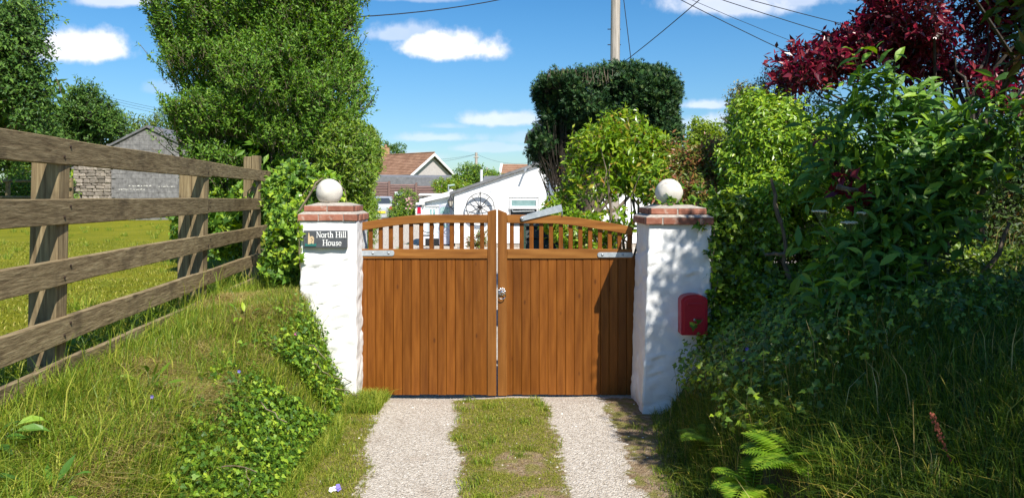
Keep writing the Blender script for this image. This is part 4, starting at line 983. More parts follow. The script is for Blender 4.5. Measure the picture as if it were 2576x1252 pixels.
cq = A+bk_*9.3+al*.2; chm = bx(cq.x-.5, cq.x+.5, cq.y-.4, cq.y+.4, cq.z-.5, cq.z+1.0).build('chimney', plain('chimney_brick', (.42, .26, .13), .9), bun)
MB().lathe((cq.x, cq.y, cq.z+1.0), [(.45, 0), (.5, .1), (.2, .12), (.16, .45)], 10).build('chimney_pot', M['tile'], chm)
hs2 = thing('tiled_house', 'small far house with orange-brown tiled roof behind the white cottage roof', 'house', (2, 72, .5))
e0, r0 = P(1256, 462, 68), P(1265, 413, 71); e1, r1 = P(1420, 462, 68), P(1420, 415, 71)
tiled(hs2, e0, e1, r0, r1, 10, 26); bk2 = Vector((r0.x-.1, 74, e0.z))
MB().hexa([e0-Vector((0, 0, .2)), e1-Vector((0, 0, .2)), r1-Vector((0, 0, .2)), r0-Vector((0, 0, .2)), e0-Vector((0, 0, .03)), e1-Vector((0, 0, .03)), r1-Vector((0, 0, .03)), r0-Vector((0, 0, .03))]).build('roof', M['felt'], hs2)
MB().add([e0+Vector((.1, .1, -2.5)), e0+Vector((.1, .1, -.21)), r0+Vector((.1, 0, -.21)), bk2, bk2-Vector((0, 0, 2.5)), e0+Vector((5.8, .1, -2.5)), e0+Vector((5.8, .1, -.21)), r0+Vector((5.8, 0, -.21)), bk2+Vector((5.8, 0, 0)), bk2+Vector((5.8, 0, -2.5))],
         [(0, 1, 2, 3, 4), (9, 8, 7, 6, 5)]+[(i, i+5, (i+1) % 5+5, (i+1) % 5) for i in range(5)]).build('wall', M['roughcast'], hs2)
MB().hexa([e0+Vector((-.22, -.06, -.25)), e0+Vector((.0, -.06, -.25)), r0+Vector((0, -.0, -.25)), r0+Vector((-.22, 0, -.25)), e0+Vector((-.22, -.06, .08)), e0+Vector((0, -.06, .08)), r0+Vector((0, 0, .08)), r0+Vector((-.22, 0, .08))]).build('bargeboard', M['upvc'], hs2)
sl = thing('slate_hung_house', 'dark slate-hung house mostly hidden behind the conifer', 'house', (2.6, 34, .3))
M['darkslate'] = surf('dark_slate_cladding', [(.3, (.035, .04, .055)), (.7, (.065, .07, .09))], ns=5, rough=.6)
s0, s1 = P(1331, 420, 33).x, P(1480, 0, 33).x; zt = P(0, 340, 33).z
bx(s0+.03, s1-.03, 33.03, 38, .3, zt).build('wall', M['darkslate'], sl)
mb = MB(); z = P(0, 428, 33).z
while z < zt-.1:
    mb.hexa([(s0, 33-.03, z), (s1, 33-.03, z), (s1, 33.02, z), (s0, 33.02, z), (s0, 33, z+.2), (s1, 33, z+.2), (s1, 33.02, z+.2), (s0, 33.02, z+.2)]); z += .205
mb.build('cladding', M['darkslate'], sl, kind='stuff')
bx(s0-.01, s0+.12, 32.94, 32.965, P(0, 418, 33).z, P(0, 375, 33).z).build('window', M['winteal'], sl)
zm = P(0, 322, 33).z
MB().hexa([(s0-.15, 32.8, zt), (s1+.1, 32.8, zt), (s1+.1, 38.2, zt), (s0-.15, 38.2, zt), (s0+.9, 35.2, zt+1.2), (s1-.9, 35.2, zt+1.2), (s1-.9, 35.6, zt+1.2), (s0+.9, 35.6, zt+1.2)]).build('roof', M['darkslate'], sl)
shd = thing('felt_roofed_shed', 'long low shed with grey felt roof behind the brown louvred fence', 'shed', (-6.5, 49, .4))
a0, a1 = P(930, 460, 48), P(1146, 460, 48)
MB().hexa([(a0.x, 48, a0.z-.28), (a1.x, 48, a1.z-.28), (a1.x, 51, 2.95), (a0.x, 51, 2.95), (a0.x, 48, 3.02), (a1.x, 48, 2.92), (a1.x, 51, 3.18), (a0.x, 51, 3.22)]).build('roof', M['felt'], shd)
bx(a0.x+.1, a1.x-.1, 48.25, 50.9, .3, a0.z-.29).build('wall', plain('dark_recess_wall', (.05, .03, .03), .8), shd)  # dark colour put in for the recess under the roof edge
bx(a0.x, a1.x, 47.96, 47.995, a0.z-.32, a0.z-.2).build('fascia', M['darkslate'], shd)
M['louvre'] = surf('brown_fence_slat', [(.3, (.15, .085, .07)), (.7, (.24, .15, .125))], (1, 8, 8), 3, rough=.85)
lf = thing('louvred_fence', 'brown louvred panel fence in front of the shed', 'fence', (-6.5, 46, .35))
xs = [P(x, 0, 46).x for x in (910, 978, 1046, 1114)]
for i, yt in enumerate((457.5, 463, 467.5)):
    zt = P(0, yt, 46).z; n = 16
    for j in range(n): 
        z = zt-.1*(j+1)
        if z < .35: break
        MB().hexa([(xs[i]+.08, 46, z), (xs[i+1]-.02, 46, z), (xs[i+1]-.02, 46.03, z+.03), (xs[i]+.08, 46.03, z+.03), (xs[i]+.08, 46.05, z+.085), (xs[i+1]-.02, 46.05, z+.085), (xs[i+1]-.02, 46.08, z+.09), (xs[i]+.08, 46.08, z+.09)]).build('slat', M['louvre'], lf)
for x, yt in zip(xs, (456, 457, 461, 466)): bx(x-.03, x+.09, 45.93, 46.1, .3, P(0, yt, 46).z+.03).build('post', M['louvre'], lf)
nb = thing('notice_board', 'small pale mint board fixed to the louvred fence', 'board', tuple(P(1004, 488, 45.9)))
a, b = P(993.5, 491, 45.9), P(1014, 483.5, 45.9); bx(a.x, b.x, 45.86, 45.9, a.z, b.z).build('panel', plain('mint_board', (.60, .72, .68), .6), nb)
bx(a.x-.02, b.x+.02, 45.85, 45.91, b.z+.001, b.z+.03).build('frame', M['upvc'], nb)
ae = thing('washing_line_post', 'thin pale post with a short arm above the porch roof', 'post', (P(1128, 0, 26).x, 26, .2))
MB().tube([(P(1128, 0, 26).x, 26, .2), P(1128, 466, 26)], .028, .024, 6).build('pole', M['galv'], ae)
MB().tube([P(1127, 467, 26), P(1144, 465, 26)], .035, .03, 6).build('arm', plain('pale_green_paint', (.38, .5, .42), .5), ae)
fp = thing('flue_pipe', 'white flue pipe standing beyond the white cottage roof', 'flue', (P(1211, 0, 30).x, 30, .3))
MB().tube([(P(1211, 0, 30).x, 30, .3), P(1211, 427, 30)], .055, .055, 10).build('pipe', M['upvc'], fp, True)
lb = thing('flat_roofed_outbuilding', 'low grey outbuilding roof beyond the white cottage gable', 'outbuilding', (P(1240, 0, 31).x, 31.5, .3))
a, b = P(1214, 450, 31), P(1290, 445, 31)
MB().hexa([(a.x, 31, a.z-.5), (b.x, 31, a.z-.5), (b.x, 33, a.z-.5), (a.x, 33, a.z-.5), (a.x, 31, a.z-.05), (b.x, 31, a.z-.05), (b.x, 33, a.z+.18), (a.x, 33, a.z+.18)]).build('roof', M['felt'], lb)
bx(a.x+.1, b.x-.1, 31.1, 32.9, .25, a.z-.501).build('wall', M['roughcast'], lb)

# ------------------------------------------------------------------ cars
M['silver'] = surf('silver_car_paint', [(.4, (.52, .53, .54)), (.6, (.58, .59, .60))], ns=1, rough=.28, metal=.35)
M['carwhite'] = surf('white_car_paint', [(.4, (.76, .76, .76)), (.6, (.80, .80, .80))], ns=1, rough=.25)
M['tail'] = plain('red_lamp', (.42, .01, .03), .2); M['plate'] = plain('yellow_plate', (.80, .55, .02), .4); M['tyre'] = plain('tyre_rubber', (.015, .015, .016), .8)
def car(label, pos, rot, paint, hatch=False):
    root = thing('parked_car', label, 'car', pos)
    Rm = Matrix.Rotation(rot, 4, 'Z'); T = lambda v: tuple(Vector(pos)+Rm @ Vector(v))
    W = .86
    def loft(secs, name, mat, par=root, smooth=True):
        mb = MB(); n = len(secs[0])
        mb.add([T(v) for s in secs for v in s], [tuple(range(n-1, -1, -1)), tuple(range((len(secs)-1)*n, len(secs)*n))]+[(i*n+j, i*n+(j+1) % n, (i+1)*n+(j+1) % n, (i+1)*n+j) for i in range(len(secs)-1) for j in range(n)])
        return mb.build(name, M[mat], par, smooth)
    def sec(y, wb, ww, wt, z0, z1, zt): return [(-wb, y, z0), (wb, y, z0), (ww, y, z0+.25), (ww, y, z1), (wt, y, zt), (-wt, y, zt), (-ww, y, z1), (-ww, y, z0+.25)]
    if hatch:
        body = [sec(0, .70, .80, .70, .32, .62, .72), sec(.06, .78, .86, .80, .24, .85, .98), sec(.5, .80, .88, .84, .2, .9, 1.0), sec(3.3, .8, .88, .82, .2, .86, .96), sec(4.1, .72, .80, .6, .28, .62, .78)]
        cab = [[(-.76, .12, .96), (.76, .12, .96), (.60, .45, 1.52), (-.60, .45, 1.52)], [(-.80, 1.6, .98), (.80, 1.6, .98), (.62, 1.6, 1.58), (-.62, 1.6, 1.58)], [(-.76, 3.1, .95), (.76, 3.1, .95), (.58, 2.3, 1.52), (-.58, 2.3, 1.52)]]
    else:
        body = [sec(0, .70, .80, .72, .34, .66, .76), sec(.07, .78, .86, .74, .26, .86, 1.0), sec(.75, .80, .88, .76, .2, .92, 1.02), sec(3.6, .8, .88, .82, .2, .86, .95), sec(4.55, .7, .78, .58, .3, .6, .74)]
        cab = [[(-.72, .55, 1.0), (.72, .55, 1.0), (.56, 1.25, 1.38), (-.56, 1.25, 1.38)], [(-.78, 2.0, .98), (.78, 2.0, .98), (.60, 1.9, 1.44), (-.60, 1.9, 1.44)], [(-.74, 3.5, .95), (.74, 3.5, .95), (.56, 2.7, 1.40), (-.56, 2.7, 1.40)]]
    bo = loft(body, 'body', paint); loft(cab, 'cabin', paint)
    def quad(c, name, mat, par, th=.012):
        c = [Vector(v) for v in c]; nm = (c[1]-c[0]).cross(c[3]-c[0]).normalized()
        MB().hexa([T(v-nm*.004) for v in c]+[T(v+nm*th) for v in c]).build(name, M[mat], par)
    a, b = cab[0], cab[1]; L = lambda p, q, t: tuple(p[i]+(q[i]-p[i])*t for i in range(3))
    if not hatch: quad([L(L(a[0], a[1], .07), L(a[3], a[2], .09), .08), L(L(a[0], a[1], .93), L(a[3], a[2], .91), .08), L(L(a[0], a[1], .90), L(a[3], a[2], .88), .88), L(L(a[0], a[1], .10), L(a[3], a[2], .12), .88)], 'rear_window', 'glass', root)
    for s in (0, 1):
        i0, i1 = (1, 2) if s == 0 else (0, 3)
        c = [L(a[i0], b[i0], .12), L(b[i0], cab[2][i0], .7), L(b[i1], cab[2][i1], .6), L(a[i1], b[i1], .15)]
        c = [tuple(L(v, (v[0], v[1], v[2]), 1)) for v in c]
        quad(c if s == 0 else c[::-1], 'side_window', 'glass', root)
    for s in (-1, 1):
        quad([(s*.40+(0 if s > 0 else -.38), -.02, .68), (s*.40+(.38 if s > 0 else 0), -.005, .68), (s*.40+(.40 if s > 0 else -.06), .05, .88), (s*.40+(.10 if s > 0 else -.42), .05, .86)] if not hatch else
             [(s*.66-.10, -.01, .62), (s*.66+.10, -.01, .62), (s*.68+.10, .05, .96), (s*.68-.07, .05, .96)], 'tail_light', 'tail', root, .03)
        for y in (.75, 3.35):
            mb = MB(); c = Vector((s*.80, y, .31)); ring_ = []
            mb.add([T(c+Vector((w, .31*math.cos(t), .31*math.sin(t)))) for w in (-.1, .1) for t in [2*math.pi*i/14 for i in range(14)]], [tuple(range(13, -1, -1)), tuple(range(14, 28))]+[(i, (i+1) % 14, (i+1) % 14+14, i+14) for i in range(14)])
            wheel = mb.build('wheel', M['tyre'], root)
            mb = MB(); mb.add([T(c+Vector((w, .2*math.cos(t), .2*math.sin(t)))) for w in (-.11, .11) for t in [2*math.pi*i/10 for i in range(10)]], [tuple(range(9, -1, -1)), tuple(range(10, 20))]+[(i, (i+1) % 10, (i+1) % 10+10, i+10) for i in range(10)])
            mb.build('hub_cap', M['galv'], wheel)
        quad([(s*.90-.03, 2.75, .95), (s*.90+.13*s+.03, 2.75, .95), (s*.90+.13*s+.03, 2.78, 1.08), (s*.90-.03, 2.78, 1.08)], 'mirror', paint, root, .1)
    quad([(-.27, -.035, .52), (.27, -.035, .52), (.27, -.02, .635), (-.27, -.02, .635)], 'number_plate', 'plate', root)
    quad([(-.78, -.05, .30), (.78, -.05, .30), (.80, -.04, .46), (-.80, -.04, .46)], 'bumper', paint, root, .06)
    if hatch:
        MB().hexa([T(v) for v in ((-.68, .0, .66), (.68, .0, .66), (.68, .06, .9), (-.68, .06, .9), (-.58, .09, .98), (.58, .09, .98), (.5, .40, 1.46), (-.5, .40, 1.46))]).build('unlit_boot_block', M['dark'], root)  # solid black block painted for the shade inside the boot
        fr = MB(); y0, z0 = .42, 1.46      # raised tailgate
        fr.hexa([T(v) for v in ((-.66, y0, z0-.02), (.66, y0, z0-.02), (.70, -.55, z0+.10), (-.70, -.55, z0+.10), (-.62, y0, z0+.05), (.62, y0, z0+.05), (.62, -.5, z0+.19), (-.62, -.5, z0+.19))])
        tg = fr.build('tailgate', M[paint], root, False, .03, 2)
        MB().hexa([T(v) for v in ((-.52, .3, z0-.02), (.52, .3, z0-.02), (.56, -.35, z0+.11), (-.56, -.35, z0+.11), (-.52, .3, z0+.0), (.52, .3, z0+.0), (.56, -.35, z0+.13), (-.56, -.35, z0+.13))]).build('tailgate_window', M['glass'], tg)
    return root
car('silver saloon with yellow rear plate parked past the lime hedge', (P(957, 0, 40).x, 40, .29), R(9), 'silver')
car('white hatchback with its tailgate raised behind the porch', (P(1087, 0, 38).x, 38, .22), R(5), 'carwhite', True)

# ------------------------------------------------------------------ poles and cables
tp = thing('telegraph_pole', 'tall weathered timber telegraph pole rising behind the clipped conifer', 'pole', (P(1545, 0, 19).x, 19, .2))
b0 = P(1545, 0, 19); TX = P(1550, -85, 19)
MB().tube([(b0.x, 19, .0), (b0.x+.01, 19, 4), (TX.x, 19, TX.z+.4)], .135, .115, 14).build('shaft', M['pole'], tp, True)
for z in (TX.z+.1, TX.z-.25): MB().tube([(TX.x-.16, 18.86, z), (TX.x+.16, 18.86, z)], .022, .022, 6).build('insulator_bar', M['darkmetal'], tp)
for k in range(3): MB().tube([(b0.x-.17, 19, 5.2+k*.4), (b0.x+.17, 19, 5.2+k*.4)], .012).build('step_iron', M['darkmetal'], tp)
def cable(label, a, b, sag, r=.011, n=14, collar=False):
    a, b = Vector(a), Vector(b); t = thing('overhead_cable', label, 'cable', tuple((a+b)/2), 'overhead cables against the sky')
    pts = [a+(b-a)*(i/n)-Vector((0, 0, sag*4*(i/n)*(1-i/n))) for i in range(n+1)]
    MB().tube(pts, r, r, 5).build('wire', M['cable'], t)
    return t, pts
tt, pts = cable('cable from the pole sloping down left to the tall privet', TX, P(876, 44, 13.5), .25)
q = Vector(pts[-2]); d = (q-pts[-1]).normalized(); MB().tube([pts[-1]+d*.02, pts[-1]+d*.12], .03, .02, 6).build('clamp', plain('rust_clamp', (.2, .06, .04), .8), tt)
cable('steep stay wire dropping from the pole beside the conifer', TX+Vector((.1, 0, -.1)), (P(1606, 165, 18).x+.12, 18, hz(3, 12)+2.5), .0)
cable('cable rising from the conifer top to the upper right', P(1561, 163, 18.9), P(2000, -222, 14), .1)
cable('lowest cable running right to the red-leaved shrub', TX, P(2720, 425, 22), .35)
cable('thin dotted cable second lowest on the right', TX+Vector((0, 0, .02)), P(2720, 315, 24), .5, .007)
cable('second highest cable running right over the red shrub', TX+Vector((0, 0, .06)), P(2720, 255, 22), .2)
cable('highest cable at the upper right edge of the sky', TX+Vector((0, 0, .12)), P(2720, 190, 22), .2)
for i, (y0, y1) in enumerate(((240, 281), (246, 287), (252, 294))):
    t, _ = cable(('upper', 'middle', 'lower')[i]+' of three thin far wires above the left bushes', P(200, y0-14, 62), P(520, y1+14, 62), .15, .012); t['group'] = 'thin far wires on the left'
for (x, yt, yb, Y, r, lab) in ((1198, 384, 445, 80, .14, 'far timber pole between the bungalow and the white cottage'), (1225, 421, 450, 130, .13, 'most distant short pole above the far bushes'), (533, 240, 300, 62, .12, 'far pole carrying the three thin wires, hidden by the privet')):
    t = thing('telegraph_pole', lab, 'pole', (P(x, 0, Y).x, Y, .4)); MB().tube([(P(x, 0, Y).x, Y, .3), P(x, yt, Y)], r*1.15, r, 8).build('shaft', M['pole'], t, True)
    q = P(x, yt, Y); MB().tube([q+Vector((-.3, -.1, -.5)), q+Vector((.3, -.1, -.5))], .06).build('cross_arm', M['pole'], t)
cable('thin wire left from the far pole', P(1197, 388, 80), P(1050, 402, 80), .2, .012); cable('lower thin wire left from the far pole', P(1197, 388, 80), P(1050, 408, 88), .3, .012)
cable('thin wire right from the far pole', P(1199, 388, 80), P(1340, 408, 80), .5, .012)
# ------------------------------------------------------------------ vegetation
def base(x, Y): X = (x-CX)/F*Y; return (X, Y, hz(X, Y))
def garland(root, seed, paths, per_m, L, t, mat, r=.006, bark='twig', ln=.08, per=5, K=60, name='branch', up=.3):
    rng = np.random.default_rng(seed); P0, D0 = [], []; mb = MB()
    for pts in paths:
        pts = [Vector(p) for p in pts]; q = []
        for a, b in zip(pts[:-1], pts[1:]):
            n = max(2, int((b-a).length/.12)); q += [a+(b-a)*(i/n)+Vector(rng.normal(size=3)*.008) for i in range(n)]
        q.append(pts[-1]); mb.tube(q, r, r*.3, 5)
        for a, b in zip(q[:-1], q[1:]):
            for _ in range(max(1, int((b-a).length*per_m))):
                P0.append(np.array(a+(b-a)*rng.random())); D0.append(unit((rng.normal(size=(1, 3))+np.array((0, -.2, up))))[0])
    mb.build(name, M[bark], root, True, kind='stuff')
    put_leaves(root, rng, leaf_t(t), leaves_on(rng, np.array(P0), np.array(D0), per, ln, L), M[mat], K, 10)
# --- tall privet behind the fence end
prv = plant('privet_hedge', 'tall overgrown privet with upright stems behind the end of the rail fence', 'hedge', base(690, 10.2),
    [E(815, 0, 72, 120, 9.9, .7), E(828, 130, 70, 120, 9.9, .7), E(845, 260, 70, 120, 9.8, .7), E(846, 380, 66, 110, 9.7, .7), E(475, 60, 95, 140, 10.2, .6), E(520, 200, 88, 140, 10.1, .6), E(560, 330, 90, 120, 10.0, .6),
     E(650, 40, 180, 210, 10.2, .9), E(690, 220, 185, 190, 10.0, .9), E(710, 390, 185, 120, 9.9, .9), E(600, 420, 130, 80, 9.9, .7), E(760, -60, 160, 140, 10.2, .8), E(790, 110, 120, 160, 10, .85), E(540, 270, 80, 120, 10.1, .6), E(620, 330, 130, 120, 10, .8), E(700, 120, 200, 200, 10.3, .9)],
    14500, 9, .20, .056, 'oval', 'privet', 11, 300, 'bark', 'twig', .09, 34, dict(shell=.6, up=.9, out=.55, rnd=.32, cf=5.6, ct=-.78, rough=.12), dict(fwd=.75, spread=.8), fill=12000, fr=.74, cell=16, twr=.004)
garland(prv, 12, [[P(x0, y0, 10), P(x1, y1, 9.9), P(x2, y2, 9.8)] for x0, y0, x1, y1, x2, y2 in
    ((520, 330, 430, 200, 352, 112), (500, 250, 420, 120, 380, 0), (520, 400, 450, 320, 385, 215), (480, 160, 410, 80, 366, 48), (540, 300, 470, 170, 420, 60), (530, 420, 470, 350, 440, 250), (560, 450, 450, 400, 372, 330), (560, 440, 440, 380, 395, 315), (590, 470, 460, 420, 380, 372), (880, 200, 905, 120, 922, 90), (900, 300, 935, 250, 950, 225))],
    17, .05, 'oval', 'privet', .011, 'bark', .12, 6, 120, 'branch', .6)
mb = MB(); rng = np.random.default_rng(5)
for x0, y0, x1, y1 in ((455, 395, 445, 330), (445, 330, 462, 290), (448, 335, 438, 300), (500, 470, 455, 395), (540, 480, 480, 330), (600, 480, 520, 240), (640, 480, 590, 150), (690, 480, 670, 120), (740, 480, 745, 160), (800, 480, 810, 150), (560, 485, 430, 390), (590, 485, 450, 350)):
    mb.tube(crooked(rng, P(x0, y0, 9.75), P(x1, y1, 9.55), 6, .05), .022, .009, 6)
mb.build('stems', M['bark'], prv, True, kind='stuff')
lime = plant('lime_hedge', 'lime-green hedge side along the drive, left of the silver car', 'hedge', base(880, 10.8),
    [E(882, 415, 46, 100, 9.7, .8), E(902, 385, 32, 70, 11.5, .7), E(872, 540, 42, 80, 9.8, .9), E(884, 530, 26, 90, 12.5, 1.0)], 5200, 6, .14, .062, 'oval', 'lime', 21, 220, 'bark', 'twig', .05, 8, dict(shell=.7, up=.4, out=.8, rnd=.4, cf=4, ct=-.8), fill=2500, cell=12)
ivl = plant('ivy', 'ivy thicket between the rail fence end and the left pillar', 'ivy', base(720, 7.2),
    [E(733, 600, 34, 100, 7.2, .3), E(745, 500, 48, 70, 7.6, .4), E(640, 530, 110, 80, 9.0, .5), E(560, 560, 90, 60, 9.6, .5), E(716, 680, 36, 70, 7.0, .3), E(735, 660, 36, 130, 6.75, .22)],
    1900, 6, .12, .062, 'ivy', 'ivy', 31, 260, 'bark', 'twig', .03, 8, dict(shell=.7, up=.3, out=.9, rnd=.5, cf=6, ct=-.05), dict(face=.5), fill=1200, cell=12)
garland(ivl, 33, [[P(720, 560, 6.7), P(740, 520, 6.65), P(765, 500, 6.6)], [P(745, 510, 6.7), P(790, 455, 6.62), P(812, 440, 6.6), P(850, 452, 6.6)], [P(850, 452, 6.6), P(868, 480, 6.55), P(872, 512, 6.5)], [P(812, 440, 6.62), P(835, 436, 6.62)], [P(750, 540, 6.4), P(751, 575, 6.13), P(752, 640, 6.12)], [P(752, 620, 6.13), P(756, 680, 6.12)], [P(625, 480, 8.1), P(620, 520, 8.1)], [P(640, 470, 8.1), P(610, 486, 8.1)]],
    26, .055, 'ivy', 'ivylime', .007, 'twig', .05, 4, 70)
MB().tube([P(742, 545, 6.5), P(760, 520, 6.5), P(785, 480, 6.5), P(793, 462, 6.5), P(806, 452, 6.55), P(815, 446, 6.6)], .011, .007, 6).tube([P(785, 480, 6.5), P(800, 466, 6.5), P(803, 455, 6.5)], .006).build('stem', M['twig'], ivl, True)
MB().tube([P(802, 502, 6.30), P(806, 488, 6.275), P(815, 476, 6.268), P(838, 464, 6.272)], .004, .002, 5).build('stem', M['twig'], ivl, True)
rng = np.random.default_rng(53); garland(ivl, 35, [[P(x, y, Y), P(x+rng.normal()*14, y-rng.uniform(15, 45), Y-.05)] for x, y, Y in ((700, 470, 7.6), (725, 440, 7.7), (690, 600, 7.1), (745, 560, 6.8), (730, 700, 6.8), (705, 650, 7.0))], 22, .055, 'ivy', 'ivylime', .005, 'twig', .06, 4, 40)
# --- trees on the left
plant('sycamore_tree', 'large tree cut by the left edge of the picture', 'tree', (-18.5, 25, .7),
    [E(-60, 60, 170, 130, 25, 2), E(20, 150, 85, 90, 24.5, 1.4), E(0, 260, 100, 90, 24.5, 1.5), E(-80, 300, 150, 150, 25, 2), E(50, 240, 55, 60, 24.5, .9), E(20, 60, 55, 60, 25, 1)], 3600, 7, .5, .17, 'oval', 'treeleaf', 41, 200, 'bark', 'darktwig', .3, 14, dict(shell=.6, up=.2, out=.8, rnd=.5, cf=1.6, ct=-.5, rough=.2), dict(droop=.3), fill=2500, cell=16, twr=.012)
plant('field_tree', 'bushy green tree left of the stone barn', 'tree', (-18.5, 33, .7),
    [E(190, 260, 55, 65, 33, 1), E(150, 300, 80, 80, 33, 1.4), E(235, 310, 65, 70, 33, 1.2), E(100, 330, 80, 70, 33, 1.4), E(270, 330, 45, 50, 33, .8), E(140, 220, 26, 40, 33, .5), E(60, 380, 90, 60, 33, 1.3), E(180, 370, 120, 50, 33, 1)], 3800, 6, .5, .17, 'oval', 'treeleaf', 42, 200, 'bark', 'darktwig', .2, 12, dict(shell=.6, up=.4, out=.8, rnd=.5, cf=1.5, ct=-.5, rough=.22), dict(droop=.1), fill=2500, cell=14, twr=.012)
plant('hedgerow', 'yellow-green scrubby hedgerow on the skyline behind the barn roof', 'hedge', (-25, 50, .7),
    [E(330, 345, 90, 45, 50, 1.6), E(420, 325, 50, 38, 50, 1.2), E(250, 380, 90, 60, 50, 2), E(500, 350, 70, 55, 50, 1.5), E(620, 400, 120, 70, 50, 2)], 2200, 5, .5, .2, 'oval', 'hedgeleaf', 43, 90, 'bark', 'darktwig', .1, 6, dict(shell=.6, up=.6, out=.7, rnd=.5, cf=1.2, ct=-.7, rough=.2), fill=1200, cell=12, twr=.015)
plant('bramble_hedge', 'low leafy hedge behind the far two-rail fence on the left', 'hedge', (-20, 31, .7),
    [E(30, 500, 110, 60, 31, 1), E(140, 500, 60, 60, 31, 1), E(20, 420, 70, 45, 33, 1), E(170, 440, 22, 45, 31.5, .7), E(90, 470, 70, 55, 31, .9)], 1500, 6, .3, .15, 'oval', 'ivy', 44, 120, 'bark', 'twig', 0, 0, dict(shell=.6, up=.5, out=.8, rnd=.5, cf=2, ct=-.6), fill=700, cell=12, twr=.01)
plant('nettle_strip', 'strip of low weeds at the foot of the stone barn', 'weeds', (-14, 30, .72),
    [E(260, 556, 90, 16, 30, .5), E(400, 558, 90, 18, 30, .5), E(520, 556, 80, 22, 30, .5), E(430, 580, 30, 12, 26, .4)], 500, 5, .2, .14, 'oval', 'ivy', 45, 40, 'bark', None, 0, 0, dict(shell=.3, up=.8, out=.6, cf=3, ct=-.6), cell=12)
# --- clipped conifer and climber behind the right gate leaf
con = plant('clipped_conifer', 'dark flat-topped clipped conifer behind the telegraph cables', 'conifer', base(1460, 12),
    [E(1392, 240, 42, 38, 12, .6), E(1655, 242, 38, 42, 12, .6), E(1590, 232, 60, 36, 12, .6), E(1430, 252, 80, 50, 12, .7), E(1530, 262, 115, 52, 12, .9), E(1630, 272, 60, 56, 12, .7), E(1655, 345, 46, 85, 12, .7), E(1368, 362, 46, 46, 11.8, .5), E(1390, 295, 48, 60, 12, .6), E(1520, 350, 145, 100, 12.2, .8), E(1455, 395, 70, 75, 12.3, .5), E(1600, 420, 80, 70, 12.2, .6)],
    8600, 5, .14, .075, 'spray', 'conifer', 51, 300, 'bark', 'darktwig', .10, 16, dict(shell=.72, up=.5, out=.8, rnd=.4, cf=4.5, ct=-.42, rough=.24), dict(spread=.6, fwd=.9, droop=-.1), fill=9000, fs=1.6, cell=14, twr=.005, trunk_to=P(1480, 300, 12))
rng = np.random.default_rng(52); mb = MB()
for i in range(40):
    x = rng.uniform(1375, 1540); mb.tube([P(x, 215, 11.6), P(x+rng.normal()*8, rng.uniform(166, 190), 11.5)], .006, .003, 4)
mb.build('dead_twigs', M['drytwig'], con, kind='stuff')
garland(con, 54, [[P(x, 205+abs(x-1530)*.06, 11.6), P(x+rng.normal()*7, rng.uniform(162, 182), 11.55)] for x in (1352, 1385, 1452, 1447, 1490, 1503, 1575, 1600, 1612, 1640, 1668, 1690)], 40, .06, 'spray', 'conifer', .006, 'darktwig', .06, 4, 30)
mb = MB()
for i in range(90):
    a = P(1448+rng.normal()*14, 560, 12); b = P(rng.uniform(1345, 1520), rng.uniform(290, 440), 11.6)
    m_ = a.lerp(b, .5)+Vector((-.1, 0, -.05)); mb.tube([a, a.lerp(m_, .6)+Vector((rng.normal()*.03, 0, 0)), m_, b], .012, .004, 4)
mb.build('bare_branches', M['darktwig'], con, True, kind='stuff')
plant('climbing_shrub', 'bright green climbing shrub sprawling behind the right pillar', 'shrub', base(1600, 8.2),
    [E(1540, 350, 85, 62, 8.5, .4), E(1480, 375, 50, 60, 8.5, .35), E(1590, 400, 100, 80, 8.4, .45), E(1520, 470, 85, 70, 8.4, .4), E(1640, 470, 90, 80, 8.2, .4), E(1500, 560, 70, 60, 8.1, .3), E(1560, 560, 60, 60, 8.0, .3), E(1445, 470, 40, 80, 8.6, .3), E(1455, 420, 45, 50, 8.6, .3), E(1420, 540, 26, 40, 8.6, .2), E(1560, 320, 70, 36, 8.5, .35), E(1600, 330, 55, 40, 8.6, .3)],
    3800, 6, .16, .074, 'oval', 'climber', 61, 300, 'bark', 'twig', .04, 14, dict(shell=.72, up=.3, out=.8, rnd=.5, cf=4.5, ct=-.35, rough=.22), dict(droop=.25, face=.4), fill=1800, fs=1.3, cell=14)
plant('russet_shrub', 'reddish-tipped shrub between the climbing shrub and the ivy mound', 'shrub', base(1760, 7.8),
    [E(1740, 440, 60, 80, 8, .35), E(1700, 400, 45, 50, 8.2, .3), E(1770, 510, 60, 60, 7.4, .35), E(1790, 420, 34, 70, 8.0, .3), E(1730, 520, 50, 50, 7.2, .3)],
    1500, 6, .15, .055, 'oval', 'russet', 62, 220, 'bark', 'twig', .03, 10, dict(shell=.6, up=.5, out=.8, rnd=.5, cf=5, ct=-.5, rough=.2), dict(droop=.1), fill=900, cell=12)
plant('lime_tree', 'rounded yellow-green tree beyond the russet shrub', 'tree', base(1750, 17),
    [E(1745, 385, 62, 48, 17, .6), E(1785, 400, 42, 50, 17, .5), E(1720, 420, 60, 60, 17, .6), E(1800, 440, 34, 40, 17, .4)], 1300, 6, .28, .12, 'oval', 'yellowtree', 63, 200, 'bark', 'twig', .1, 8, dict(shell=.65, up=.4, cf=3, ct=-.6), fill=600, cell=12, twr=.008)
